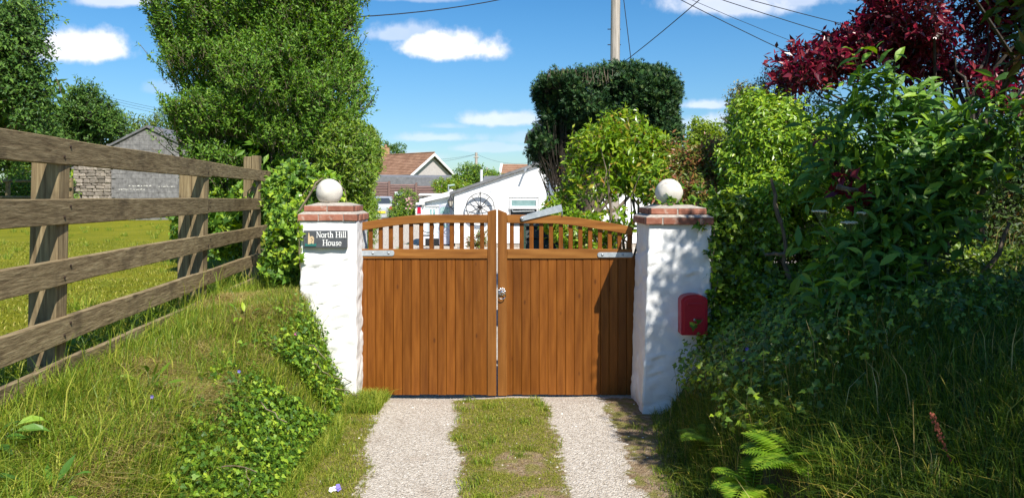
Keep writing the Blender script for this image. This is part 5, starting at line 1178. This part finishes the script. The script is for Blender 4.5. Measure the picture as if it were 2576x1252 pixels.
# --- shrubs on the right bank
ivm = plant('ivy_mound', 'glossy light green ivy mound right of the right pillar', 'ivy', base(1960, 6.7),
    [E(1925, 400, 82, 130, 6.7, .4), E(1985, 330, 85, 85, 6.8, .4), E(2010, 450, 90, 110, 6.6, .4), E(1900, 300, 50, 60, 6.9, .3), E(1870, 500, 50, 110, 6.7, .35), E(1960, 520, 110, 80, 6.4, .4), E(1820, 540, 40, 50, 6.6, .2), E(2060, 400, 70, 80, 6.3, .3), E(1850, 440, 40, 90, 6.8, .25), E(1900, 590, 80, 50, 6.3, .25)],
    3500, 6, .12, .055, 'oval', 'ivylime', 71, 300, 'bark', 'twig', .04, 12, dict(shell=.74, up=.3, out=.9, rnd=.45, cf=5, ct=-.55, rough=.16), dict(droop=.45, face=.35, fwd=.4), fill=2500, fs=1.6, cell=12)
ivd = plant('ivy', 'dark ivy hanging down the right side of the right pillar', 'ivy', base(1850, 6.3),
    [E(1820, 640, 42, 90, 6.25, .3), E(1860, 760, 70, 110, 6.1, .3), E(1835, 560, 50, 60, 6.3, .3), E(1920, 680, 90, 110, 6.2, .3), E(1810, 860, 40, 70, 5.85, .2), E(1980, 800, 90, 80, 5.7, .25)],
    2400, 5, .10, .066, 'ivy', 'ivydark', 72, 300, 'bark', 'twig', .02, 6, dict(shell=.72, up=.1, out=.9, rnd=.5, cf=5, ct=-.5), dict(droop=.5, face=.25), cell=13)
garland(ivd, 73, [[P(1840, 560, 6.4), P(1790, 530, 6.3), P(1745, 505, 6.1), P(1700, 500, 5.95), P(1660, 520, 5.85)], [P(1820, 520, 6.3), P(1770, 545, 5.85), P(1755, 585, 5.72)], [P(1800, 560, 6.1), P(1785, 600, 5.76), P(1792, 660, 5.74)], [P(1830, 540, 6.2), P(1790, 480, 6.3), P(1740, 480, 6.2)], [P(1795, 620, 5.8), P(1790, 720, 5.76), P(1800, 800, 5.74)], [P(1810, 700, 5.8), P(1785, 770, 5.70), P(1760, 815, 5.64)], [P(1700, 500, 6.0), P(1715, 470, 6.05)]],
    30, .05, 'ivy', 'ivy', .006, 'twig', .06, 5, 130)
plant('olive_shrub', 'dull olive small-leaved shrub tips above the ivy mound', 'shrub', base(1930, 7.6),
    [E(1870, 262, 30, 34, 7.4, .2), E(1905, 285, 42, 40, 7.4, .25), E(1950, 230, 45, 50, 7.5, .3), E(2020, 250, 70, 60, 7.5, .35), E(1856, 310, 22, 50, 7.3, .2)], 900, 8, .14, .036, 'oval', 'olive', 74, 150, 'bark', 'darktwig', .03, 8, dict(shell=.5, up=.8, out=.6, rnd=.3, cf=6, ct=-.5), cell=10)
red = plant('red_leaved_tree', 'dark red-leaved tree overhanging the upper right corner', 'tree', base(2420, 7.2),
    [E(2070, 165, 95, 48, 6.9, .35), E(2150, 120, 90, 60, 6.9, .4), E(2260, 60, 130, 75, 6.9, .45), E(2400, 50, 140, 90, 6.9, .45), E(2530, 90, 120, 100, 6.9, .45), E(2480, 170, 110, 60, 6.9, .3), E(2330, 150, 110, 50, 7, .3), E(2000, 190, 50, 26, 6.8, .2), E(2560, 190, 90, 70, 6.6, .3), E(2545, 30, 120, 80, 6.6, .4), E(2300, -120, 260, 120, 7, .8), E(2560, -100, 200, 150, 6.8, .8), (np.array((2.80, 3.5, 3.7)), np.array((.30, .7, .55))), (np.array((2.82, 3.4, 3.6)), np.array((.30, .7, .5))), (np.array((2.84, 3.1, 3.25)), np.array((.30, .6, .5)))],
    5600, 5, .15, .086, 'oval', 'redleaf', 75, 300, 'darktwig', 'darktwig', .045, 26, dict(shell=.35, up=.35, out=.5, rnd=.7, cf=4, ct=-.45, rough=.25, back=.7), dict(lv=.35), cull=False, cell=16, twr=.004)
garland(red, 76, [[P(2080, 340, 5.2), P(2110, 420, 5.1), P(2150, 480, 4.95)], [P(2170, 560, 5.1), P(2150, 500, 4.9), P(2180, 470, 4.9)], [P(2090, 430, 5.2), P(2150, 520, 4.9), P(2175, 525, 4.9)]], 7, .10, 'oval', 'redleaf', .006, 'darktwig', .08, 5, 20)
hd = plant('dark_hedge', 'dense dark twiggy hedge filling the right bank behind the big-leaved shrub', 'hedge', base(2350, 7.6),
    [E(2250, 440, 230, 170, 7.6, .5), E(2500, 450, 220, 170, 7.4, .6), E(2150, 650, 200, 150, 7.0, .5), E(2400, 700, 260, 160, 6.6, .5), E(2560, 390, 130, 110, 7.2, .4), E(2700, 600, 200, 250, 6.5, .6), E(2050, 560, 120, 120, 7.2, .4), E(2520, 560, 150, 120, 6.9, .4), E(2540, 700, 120, 100, 6.6, .4), E(2860, 560, 260, 240, 6.8, .6), E(3200, 560, 260, 260, 7.2, .7)],
    6600, 6, .18, .06, 'oval', 'darkleaf', 77, 300, 'darktwig', 'darktwig', .05, 46, dict(shell=.55, up=.4, out=.6, rnd=.6, cf=3.5, ct=-.7, rough=.2), fill=3500, cull=False, cell=14, twr=.006)
bud = plant('big_leaved_shrub', 'shrub with large pointed soft green leaves on the right bank', 'shrub', base(2330, 5.4),
    [E(2215, 270, 90, 50, 5.5, .3), E(2150, 360, 80, 60, 5.4, .3), E(2290, 350, 80, 55, 5.4, .3), E(2330, 480, 120, 90, 5.0, .35), E(2450, 480, 120, 110, 4.9, .35), E(2250, 560, 95, 70, 5.0, .3), E(2180, 640, 110, 60, 5.0, .25), E(2400, 620, 150, 80, 4.8, .3), E(2520, 340, 60, 90, 4.8, .25), E(2140, 790, 90, 40, 4.6, .25), E(2110, 450, 60, 60, 5.3, .25), E(2200, 740, 120, 60, 4.7, .3)],
    470, 8, .26, .118, 'big', 'bigleaf', 78, 300, 'greenstem', 'greenstem', .03, 30, dict(shell=.5, up=.75, out=.55, rnd=.35, cf=4.5, ct=-.3, rough=.2, back=.3), dict(droop=.15, face=.9, spread=.9, fwd=.55, lv=.4), cell=18, twr=.006)
rng = np.random.default_rng(79); mb = MB()
for x0, y0, x1, y1, Y in ((1990, 720, 1965, 560, 5.7), (1965, 560, 1940, 450, 5.8), (1978, 640, 1925, 640, 5.7), (2110, 720, 2150, 560, 5.2), (2330, 760, 2300, 560, 4.9), (2450, 750, 2540, 560, 4.7), (2230, 780, 2260, 600, 4.9), (2380, 640, 2376, 420, 4.85), (2470, 600, 2480, 300, 4.75), (2105, 470, 2230, 500, 4.9)):
    mb.tube(crooked(rng, P(x0, y0, Y), P(x1, y1, Y), 5, .05), .019, .011, 6)
mb.build('bare_stems', M['bark'], bud, True, kind='stuff')
# the same hedge carries on along the lane towards the viewer
plant('lane_hedge', 'tall dark hedge continuing along the right side of the lane', 'hedge', (3.6, 1.2, .9),
    [(np.array(c, float), np.array(r, float)) for c, r in (((3.35, 2.6, 2.2), (.75, 1.0, 1.6)), ((3.1, 1.2, 2.2), (.9, 1.1, 1.45)), ((3.2, -.3, 2.4), (.9, 1.1, 1.8)), ((4.0, 3.4, 2.4), (.75, 1.0, 1.2)), ((2.95, 3.2, 2.7), (.5, .7, .8)), ((2.85, 2.3, 3.15), (.5, .9, .7)))],
    4400, 6, .22, .09, 'oval', 'darkleaf', 80, 0, 'darktwig', 'darktwig', .06, 20, dict(shell=.55, up=.4, out=.7, rnd=.5, cf=3, ct=-.55, back=1), cull=False, twr=.006)
# --- shrubs in the yard
plant('rounded_shrub', 'round dark green shrub between the silver car and the white car', 'shrub', base(1020, 39), [E(1018, 515, 31, 36, 39, .5), E(1035, 535, 30, 24, 38.5, .4), E(1000, 540, 26, 20, 38.5, .4)], 700, 6, .2, .09, 'oval', 'ivy', 91, 60, 'bark', 'darktwig', .05, 4, dict(shell=.7, cf=4, ct=-.8), fill=300, cell=8, twr=.008)
rg = np.random.default_rng(5); rs = thing('rose_bush', 'small pink-flowered rose beside the round dark shrub', 'rose', base(1027, 38))
mb = MB()
for i in range(8): mb.lathe(P(1027+rg.normal()*6, 512+rg.normal()*8, 37.9), [(.03, -.03), (.055, 0), (.05, .03), (.02, .045)], 7)
mb.build('flowers', M['umbel'], rs, kind='stuff').data.materials[0] = plain('pale_pink_petals', (.62, .36, .36), .7)
MB().tube([P(1027, 545, 38), P(1027, 515, 38)], .015).tube([P(1027, 540, 38), P(1020, 508, 38)], .01).tube([P(1027, 540, 38), P(1034, 508, 38)], .01).build('stems', M['greenstem'], rs)
plant('yard_shrub', 'light green bush in front of the shed, above the porch roof', 'shrub', base(1135, 40), [E(1120, 470, 32, 22, 40, .5), E(1160, 478, 30, 18, 40, .5)], 500, 6, .25, .12, 'oval', 'climber', 92, 60, 'bark', 'twig', .06, 5, dict(shell=.6, cf=3, ct=-.8), fill=200, cell=8, twr=.01)
plant('yard_tree', 'dark leafy bush beyond the yard, left of the white flue pipe', 'tree', base(1185, 44), [E(1175, 448, 36, 30, 44, .7), E(1212, 452, 34, 26, 44, .7), E(1150, 465, 22, 18, 44, .5), E(1240, 448, 26, 12, 46, .6)], 900, 6, .3, .13, 'oval', 'ivy', 93, 90, 'bark', 'darktwig', .1, 6, dict(shell=.6, cf=3, ct=-.7), fill=400, cell=8, twr=.012)
plant('garden_tree', 'tree showing beside the far bungalow chimney', 'tree', base(1000, 112), [E(1005, 376, 18, 16, 112, 1), E(985, 385, 22, 20, 112, 1.2), E(965, 375, 20, 20, 112, 1)], 500, 5, .5, .3, 'oval', 'treeleaf', 94, 20, 'bark', None, .2, 5, dict(shell=.5, cf=2, ct=-.7), cell=8)
plant('wall_plant', 'small flowering plant at the foot of the white cottage wall', 'plant', base(1195, 20.5), [E(1195, 610, 20, 18, 20.5, .2), E(1212, 605, 12, 26, 20.4, .15)], 160, 6, .14, .07, 'oval', 'russet', 95, 60, 'bark', 'darktwig', 0, 0, dict(shell=.3, up=.9, cf=6, ct=-.8), cell=8)
rng = np.random.default_rng(96)
fw = thing('far_woodland', 'low dark line of trees on the horizon', 'woodland'); fw['kind'] = 'stuff'; del fw['category']
pp_ = np.stack([rng.uniform(-160, 160, 5000), rng.uniform(150, 165, 5000), rng.uniform(.5, 5, 5000)], 1); pp_[:, 2] *= .75+.35*np.sin(pp_[:, 0]*.11)*np.sin(pp_[:, 0]*.037+1)
link('far_woodland', inst_mesh('far_woodland', leaf_t('oval'), pp_, rng.normal(size=pp_.shape), rng.normal(size=pp_.shape), rng.uniform(.7, 1.6, 5000), M['treeleaf'], (0, 0, 0)), fw, 'stuff')

# ------------------------------------------------------------------ ground cover
rng = np.random.default_rng(200)
vis = lambda p, m=260: p[in_view(p, m)[0]]
patch = Waves(8, 3.0)
def bankL(p): t = fL(p[:, 1])-p[:, 0]; return (t > .02) & (p[:, 0] > -2.30-.11*(p[:, 1]-3.24))
ivyz = lambda p: (.80+.2*W1(p*2.1+4).clip(-1, 1))*sstep(.52, .22, fL(p[:, 1])-p[:, 0]+.07*W1(p*1.5))*sstep(3.0, 3.6, p[:, 1])*sstep(6.3, 5.6, p[:, 1])
p = vis(on_ground(rng, 200000, -2.7, -1.3, 1.9, 8.6, bankL)); d_ = patch(p)
g = p[(rng.random(len(p)) > ivyz(p)*.6) & (d_ > -.9)]
dryk = lambda p: np.max([np.exp(-((p[:, 0]-x)**2+((p[:, 1]-y)*.7)**2)/(r*r)) for x, y, r in ((-2.02, 4.85, .17), (-1.84, 4.08, .20), (-1.84, 3.42, .17), (-1.70, 2.95, .16), (-1.98, 5.5, .14), (-2.1, 4.3, .1))], 0)
g = g[rng.random(len(g)) > dryk(g)*.9]
q1 = g[rng.random(len(g)) < .46+.2*np.clip(patch(g), -.8, 1)]
c_ = q1[rng.permutation(len(q1))[:len(q1)//9]]; c_ = c_[W2(c_*1.3) > -1.2]; tp_, ta_, th_ = tufts(rng, c_, 9, .028); blades('bank_grass', rng, tp_, .11, .0040, .8, M['grass'], a=ta_, hs_=th_)
fc = vis(on_ground(rng, 60000, -2.2, -1.30, 3.6, 6.4, lambda p: (fL(p[:, 1])-p[:, 0] < .75) & (fL(p[:, 1])-p[:, 0] > 0))); blades('bank_face_grass', rng, fc[rng.permutation(len(fc))[:16000]], .10, .0042, 1.0, M['grass'])
st = p[(d_ < .3) & (fL(p[:, 1])-p[:, 0] > .33) & (rng.random(len(p)) > .45)]; blades('dry_bank_grass', rng, st[rng.permutation(len(st))[:46000]], .075, .0042, 1.5, M['straw'])
tall = g[rng.random(len(g)) < .012]; blades('tall_grass', rng, tall, .30, .0045, .55, M['grass'])
near = vis(on_ground(rng, 26000, -2.3, -1.35, 2.0, 3.9, bankL)); blades('long_grass', rng, near[rng.permutation(len(near))[:7000]], .17, .0048, .95, M['grass'])
# ivy sheet on the steep face of the left bank
iv = thing('ivy', 'ivy patch spreading over the steep face of the left grassy bank', 'ivy', (-1.6, 4.8, .3))
q = on_ground(rng, 60000, -2.1, -1.30, 3.3, 6.2, bankL); q = q[rng.random(len(q)) < ivyz(q)*(W2(q*.5) > -1.1)]; q = vis(q)[:10000]
nn = ground_normal(q); q = q+nn*rng.uniform(.01, .10, (len(q), 1)); dd = np.stack([rng.normal(size=len(q)), rng.normal(size=len(q)), -.7+rng.normal(size=len(q))*.4], 1)
put_leaves(iv, rng, leaf_t('ivy'), (q, dd, nn+rng.normal(size=q.shape)*.38, rng.uniform(.018, .042, len(q))), M['ivy'], 300, 9)
mb = MB()
for i in range(24):
    a = q[rng.integers(len(q))]; mb.tube(crooked(rng, a, a+np.array((rng.normal()*.1, rng.normal()*.2, -.12)), 4, .1), .004, .003, 4)
mb.build('runners', M['twig'], iv, kind='stuff')
dryc = np.array([(-2.02, 4.85, .17), (-1.84, 4.08, .20), (-1.84, 3.42, .17), (-1.70, 2.95, .16), (-1.98, 5.5, .14), (-2.1, 4.3, .1)])
dp = np.concatenate([np.stack([x+rng.normal(size=3200)*r*.6, y+rng.normal(size=3200)*r*.9, np.zeros(3200)], 1) for x, y, r in dryc]); dp = dp[bankL(dp)]; dp[:, 2] = hgt(dp[:, 0], dp[:, 1])
blades('dead_grass_patches', rng, vis(dp), .075, .004, 1.7, M['straw'])
# foot of bank and verges
def foot(p): return (p[:, 0] > fL(p[:, 1])-.06) & (rng.random(len(p)) > gravelness(p)*1.3)
v1 = vis(on_ground(rng, 60000, -1.45, -.78, 3.9, 6.5, foot)); a_ = patch(v1*1.5)
blades('verge_grass', rng, v1[(a_ > -.25) & (rng.random(len(v1)) < .55)], .034, .0042, 1.1, M['lawngrass'])
v2 = v1[(v1[:, 0] < fL(v1[:, 1])+.13+.05*W1(v1*2)) & (rng.random(len(v1)) < .3)]; blades('bank_foot_grass', rng, v2, .10, .0045, .9, M['grass'])
v3 = vis(on_ground(rng, 9000, -1.36, -1.05, 5.75, 6.36)); blades('pillar_foot_grass', rng, v3[:2600], .11, .0045, .8, M['grass'])
c1 = vis(on_ground(rng, 90000, -.52, .45, 3.9, 6.25, lambda p: rng.random(len(p)) > gravelness(p)*1.6+.02)); k1 = patch(c1*2.2)+.6*W2(c1*.8)
blades('centre_strip_grass', rng, c1[(k1 > -1.0) & (rng.random(len(c1)) < .75)], .025, .004, 1.2, M['lawngrass'])
blades('centre_strip_dry_grass', rng, c1[(rng.random(len(c1)) < .16)], .02, .0035, 1.6, M['straw'])
tf = []
for i in range(46):
    x, y = rng.uniform(-.48, .42), rng.uniform(4.0, 6.2)
    if rng.random() < .3: x = rng.uniform(-1.25, -.85)
    if rng.random() < .12: x = rng.uniform(.85, 1.0)
    k = rng.integers(30, 130); s = rng.uniform(.02, .05); o = np.stack([x+rng.normal(size=k)*s*1.3, y+rng.normal(size=k)*s, np.zeros(k)], 1); o[:, 2] = hgt(o[:, 0], o[:, 1]); tf.append(o)
tf = np.concatenate(tf); blades('grass_tufts', rng, tf[gravelness(tf) < .6], .045, .0045, 1.0, M['grass'])
# field turf
f1 = vis(on_ground(rng, 120000, -12, -2.4, 3.0, 16), 60); f1 = f1[rng.random(len(f1)) < np.clip(12/f1[:, 1]**1.2, .1, 1)]; blades('field_turf', rng, f1, .04, .009, 1.3, M['lawngrass'])
f2 = vis(on_ground(rng, 14000, -3.3, -2.42, 3.2, 9)); f2 = f2[np.abs(f2[:, 0]-(-2.55-.11*(f2[:, 1]-3.24))) < .28]; blades('fence_foot_weeds', rng, f2[:5000], .14, .009, .9, M['grass'])
ft = on_ground(rng, 260, -14, -2.7, 4, 26); tp_, ta_, th_ = tufts(rng, ft, 40, .07); blades('field_tufts', rng, tp_, .09, .007, .8, M['grass'], a=ta_, hs_=th_)
# right bank
def bankR(p): return p[:, 0] > fR(p[:, 1])+.0
r1 = vis(on_ground(rng, 120000, .95, 4.0, 2.2, 6.6, bankR)); r1 = r1[~((r1[:, 0] < 1.6) & (r1[:, 1] > 5.72))]; fd = np.minimum(np.hypot(r1[:, 0]-1.24, r1[:, 1]-3.6), np.hypot(r1[:, 0]-1.34, r1[:, 1]-3.45)); r1 = r1[(rng.random(len(r1)) < sstep(.1, .36, fd)+.15)]; ir = sstep(4.2, 5.4, r1[:, 1])
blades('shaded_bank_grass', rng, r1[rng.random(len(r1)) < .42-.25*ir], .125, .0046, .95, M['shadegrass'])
t2 = r1[rng.random(len(r1)) < .006]; blades('seeding_grass', rng, t2, .30, .0042, .45, M['straw'])
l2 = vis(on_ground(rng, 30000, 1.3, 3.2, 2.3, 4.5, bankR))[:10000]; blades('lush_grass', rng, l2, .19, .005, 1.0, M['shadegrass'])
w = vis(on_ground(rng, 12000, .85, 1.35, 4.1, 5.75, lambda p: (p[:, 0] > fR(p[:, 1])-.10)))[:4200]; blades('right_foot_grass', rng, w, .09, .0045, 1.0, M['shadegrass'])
ivr = thing('ground_ivy', 'dark ivy and bramble covering the right bank below the shrubs', 'ivy', (1.9, 5.3, .8))
q = vis(on_ground(rng, 30000, 1.15, 3.6, 3.6, 6.6, bankR)); q = q[(rng.random(len(q)) < .12+sstep(3.7, 4.8, q[:, 1])*.65) & (q[:, 0] > 1.42+.1*sstep(5, 5.8, q[:, 1])+.12*W1(q*1.7))][:15000]
nn = ground_normal(q); q = q+nn*rng.uniform(.02, .22, (len(q), 1)); dd = np.stack([rng.normal(size=len(q))-.5, rng.normal(size=len(q))-.5, -.6+rng.normal(size=len(q))*.4], 1)
put_leaves(ivr, rng, leaf_t('ivy'), (q, dd, nn+rng.normal(size=q.shape)*.4+np.array((-.2, -.5, 0)), rng.uniform(.02, .052, len(q))), M['ivydark'], 300, 14)
# pebbles
oc = np.array([(1, 0, 0), (-1, 0, 0), (0, 1, 0), (0, -1, 0), (0, 0, .7), (0, 0, -.7)], float); of = np.array([(0, 2, 4), (2, 1, 4), (1, 3, 4), (3, 0, 4), (2, 0, 5), (1, 2, 5), (3, 1, 5), (0, 3, 5)])
def pebbles(name, p, s, mat):
    k = len(p); rot = unit(rng.normal(size=(k, 3))); n2 = rng.normal(size=(k, 3)); x, d, n = frames(rot, n2); j = rng.uniform(.6, 1.3, (k, 6, 1))
    o = oc[None]*j; V = p[:, None, :]+s[:, None, None]*(o[..., 0:1]*x[:, None]+o[..., 1:2]*d[:, None]+o[..., 2:3]*n[:, None]*.8)
    T = of[None]+(np.arange(k)*6)[:, None, None]; link(name, npmesh(name, V.reshape(-1, 3), T.reshape(-1, 3), mat, False), None, 'stuff')
def pebmat(nm, cols):
    m, n, b, o = new_mat(nm); g = n.n('ShaderNodeNewGeometry'); n.put(b.inputs['Base Color'], n.ramp(g.outputs['Random Per Island'], cols)); b.inputs['Roughness'].default_value = .9; b.inputs['Specular IOR Level'].default_value = .2; return m
M['pebble'] = pebmat('limestone_chip', [(0, (.36, .31, .26)), (.4, (.48, .42, .36)), (.8, (.56, .50, .43)), (1, (.66, .62, .56))])
gp_ = vis(on_ground(rng, 60000, -1.3, 1.0, 3.9, 6.6), 20); gp_ = gp_[rng.random(len(gp_)) < gravelness(gp_)][:24000]; gp_[:, 2] += .004
pebbles('gravel', gp_, rng.uniform(.0025, .0068, len(gp_)), M['pebble'])
gs = vis(on_ground(rng, 900, -1.3, 1.0, 3.9, 6.4), 20)[:190]; gs[:, 2] += .008; pebbles('loose_stones', gs, rng.uniform(.006, .012, len(gs)), pebmat('pale_stone', [(0, (.45, .41, .36)), (1, (.80, .78, .74))]))

# ------------------------------------------------------------------ single plants
def frond(L, k=17):
    P0, D, Nn, S = [], [], [], []; mb = MB(); pts = []
    for i in range(k+1):
        t = i/k; pts.append(Vector((0, L*(t*.9), L*(.62*t-.62*t*t*1.0))))
    mb.tube(pts, .0035, .001, 4)
    for i in range(2, k+1):
        t = i/k; ln = L*.34*math.sin(math.pi*(.12+.86*t))**.8; 
        for s in (-1, 1): P0.append(pts[i]); D.append((s, .38, -.12)); Nn.append((0, .3, 1)); S.append(ln)
    v, f = leaf_t('spray'); v = v*np.array((.62, 1, 1)); x, d, n = frames(np.array(D, float), np.array(Nn, float)); P0 = np.array(P0); S = np.array(S)
    V = P0[:, None]+S[:, None, None]*(v[None, :, 0:1]*x[:, None]+v[None, :, 1:2]*d[:, None]+v[None, :, 2:3]*n[:, None]); T = f[None]+(np.arange(len(P0))*len(v))[:, None, None]
    b0 = len(mb.v); me = bpy.data.meshes.new('frond'); me.from_pydata(list(mb.v)+[tuple(q) for q in V.reshape(-1, 3)], [], list(mb.f)+[tuple(int(b0+i) for i in q) for q in T.reshape(-1, 3)]); me.materials.append(M['fern']); return me
fr_m = [frond(L) for L in (.30, .36, .26, .32)]
def fern(label, x, y, n, sc, seed):
    z = hz(x, y); root = thing('fern', label, 'fern', (x, y, z), 'ferns on the right bank'); r = random.Random(seed)
    for i in range(n):
        a = 2*math.pi*i/n+r.uniform(-.3, .3); piece('frond', fr_m[i % 4], root, (x+r.uniform(-.03, .03), y+r.uniform(-.03, .03), z), Matrix.Rotation(a, 4, 'Z') @ Matrix.Rotation(r.uniform(-.1, .5), 4, 'X') @ Matrix.Scale(sc*r.uniform(.75, 1.15), 4))
fern('largest bright green fern at the foot of the right bank', 1.20, 3.62, 12, 1.05, 1); fern('fern at the bottom edge right of the largest fern', 1.33, 3.42, 11, 1.0, 2)
fern('small fern on the bank between the largest fern and the right pillar', 1.2, 4.5, 8, .8, 3); fern('middle fern close above the largest fern', 1.30, 3.75, 9, .7, 4)
def umbel_plant(label, tops, bx0, Y, seed):
    r = random.Random(seed); b = base(bx0, Y); root = thing('cow_parsley', label, 'wildflower', b); b = Vector(b)
    for (x, y, rr) in tops:
        t = P(x, y, Y-.15); MB().tube([b, b.lerp(t, .6)+Vector((.03, 0, .02)), t-Vector((0, 0, .05))], .006, .004, 6).build('stem', M['greenstem'], root, True)
        mb = MB(); ry = MB()
        for i in range(30):
            a = i*2.4; q = rr*math.sqrt(i/30); c = t+Vector((q*math.cos(a), q*math.sin(a), .018-.1*q+r.uniform(-.004, .004)))
            for j in range(5): o = Vector((r.uniform(-1, 1), r.uniform(-1, 1), r.uniform(-.3, .3)))*.009; mb.lathe(c+o, [(.002, -.003), (.006, .0), (.004, .004)], 5)
            ry.tube([t-Vector((0, 0, .05)), c], .0012, .001, 3, False)
        mb.build('umbel', M['umbel'], root); ry.build('rays', M['greenstem'], root, kind='stuff')
umbel_plant('cream flat-topped umbel flowers in front of the dark hedge', [(2062, 538, .045), (2136, 566, .048), (2172, 542, .04)], 2160, 4.9, 3)
def weed(name, label, x, y, n, L, mat, seed, up=.7):
    r = np.random.default_rng(seed); z = hz(x, y); root = thing(name, label, 'weed', (x, y, z))
    d = unit(np.stack([r.normal(size=n), r.normal(size=n), np.abs(r.normal(size=n))*.5+up], 1)); pos = np.array((x, y, z))+d*r.uniform(.05, .16, (n, 1))
    mb = MB()
    for a in pos: mb.tube([Vector((x, y, z-.01)), Vector(a)], .003, .002, 4)
    mb.build('stems', M['greenstem'], root, kind='stuff'); d[:, 2] -= .5
    put_leaves(root, r, leaf_t('big'), (pos, d, np.tile((0, -.2, 1.), (n, 1))+r.normal(size=(n, 3))*.25, L*r.uniform(.6, 1.2, n)), M[mat], 60, 1)
weed('bramble', 'yellowish bramble shoot in the middle of the left bank, nearest the kick board', -1.93, 3.95, 11, .085, 'lime', 1)
weed('dock', 'broad-leaved dock low in the left bank grass at the bottom edge', -1.72, 2.75, 8, .11, 'bigleaf', 2)
weed('bramble', 'pale bramble shoot in the long grass near the bottom edge', -1.62, 3.0, 10, .075, 'lime', 3)
weed('bramble', 'bramble shoot high on the left bank near the pillar', -1.95, 5.4, 9, .075, 'ivylime', 4)
weed('dock', 'broad-leaved dock in the bottom left corner behind the kick board', -2.12, 2.95, 9, .10, 'bigleaf', 6)
weed('dock', 'dark broad-leaved weed behind the kick board by the nearest post', -2.6, 4.4, 10, .12, 'bigleaf', 7)
weed('dock', 'dark leafy weed behind the kick board by the middle post', -2.72, 5.4, 12, .12, 'bigleaf', 8)
weed('foxglove_rosette', 'heart-shaped pale leaves in the shaded right bank grass', 1.95, 3.9, 7, .12, 'bigleaf', 9)
def small_flower(name, label, pts, mat, r):
    c = Vector(pts[0]); root = thing(name, label, 'wildflower', tuple(c)); mb = MB()
    for q in pts:
        q = Vector(q); MB().tube([Vector((q.x, q.y, hz(q.x, q.y))), q], .0015, .0012, 4).build('stem', M['greenstem'], root)
        mb = MB()
        for i in range(5):
            a = 2*math.pi*i/5; e = Vector((math.cos(a), -.35, math.sin(a))); s = Vector((-math.sin(a), 0, math.cos(a)))
            mb.add([q, q+e*r*.6+s*r*.4, q+e*r, q+e*r*.6-s*r*.4], [(0, 1, 2, 3)])
        mb.build('petals', M[mat], root)
gq = lambda x, y, h: (x, y, hz(x, y)+h)
M['violet'] = plain('violet_petals', (.20, .16, .55), .6); M['whitepetal'] = plain('white_petals', (.8, .8, .78), .6)
small_flower('campion', 'pair of small pink flowers in the ivy beside the left pillar', [gq(-1.62, 5.55, .12), gq(-1.58, 5.4, .1), gq(-1.66, 5.8, .12)], 'pink', .016)
small_flower('bluebell', 'tiny violet-blue flower in the left bank ivy', [gq(-1.66, 4.5, .13), gq(-1.8, 3.7, .1)], 'violet', .012)
small_flower('bluebell', 'small violet-blue flowers in the shaded grass above the ferns', [gq(1.42, 4.55, .16), gq(1.46, 4.6, .2)], 'violet', .014)
fl = thing('fallen_pansy', 'white and blue fallen flower lying on the verge at the bottom edge', 'flower', gq(-1.02, 4.26, .01))
for (dx_, dz_, mt) in ((-.02, .006, 'whitepetal'), (.0, .012, 'whitepetal'), (.022, .012, 'violet'), (.018, .024, 'violet')):
    c = Vector(gq(-1.02+dx_, 4.26, .012+dz_)); MB().add([c+Vector((-.016, -.004, -.006)), c+Vector((.0, -.012, -.012)), c+Vector((.016, -.002, -.002)), c+Vector((.006, .008, .014)), c+Vector((-.012, .006, .012)), c], [(0, 1, 5), (1, 2, 5), (2, 3, 5), (3, 4, 5), (4, 0, 5)]).build('petal', M[mt], fl)
sr = thing('sorrel', 'reddish sorrel seed spike leaning in the shaded right bank', 'weed', (1.62, 2.75, hz(1.62, 2.75)))
pts = [Vector((1.70, 2.8, hz(1.7, 2.8)+.02)), P(2395, 1165, 2.75), P(2368, 1105, 2.75), P(2345, 1040, 2.75)]
MB().tube(pts, .003, .0018, 5).build('stem', plain('red_stem', (.30, .10, .05), .7), sr)
mb = MB(); r = random.Random(2)
for i in range(60): q = pts[2].lerp(pts[3], r.random()) if i < 45 else pts[1].lerp(pts[2], r.random()); mb.lathe(q+Vector((r.uniform(-1, 1), r.uniform(-1, 1), r.uniform(-1, 1)))*.008, [(.001, -.006), (.0045, 0), (.001, .006)], 5)
mb.build('seed_head', plain('red_brown_seeds', (.38, .10, .05), .8), sr, kind='stuff')
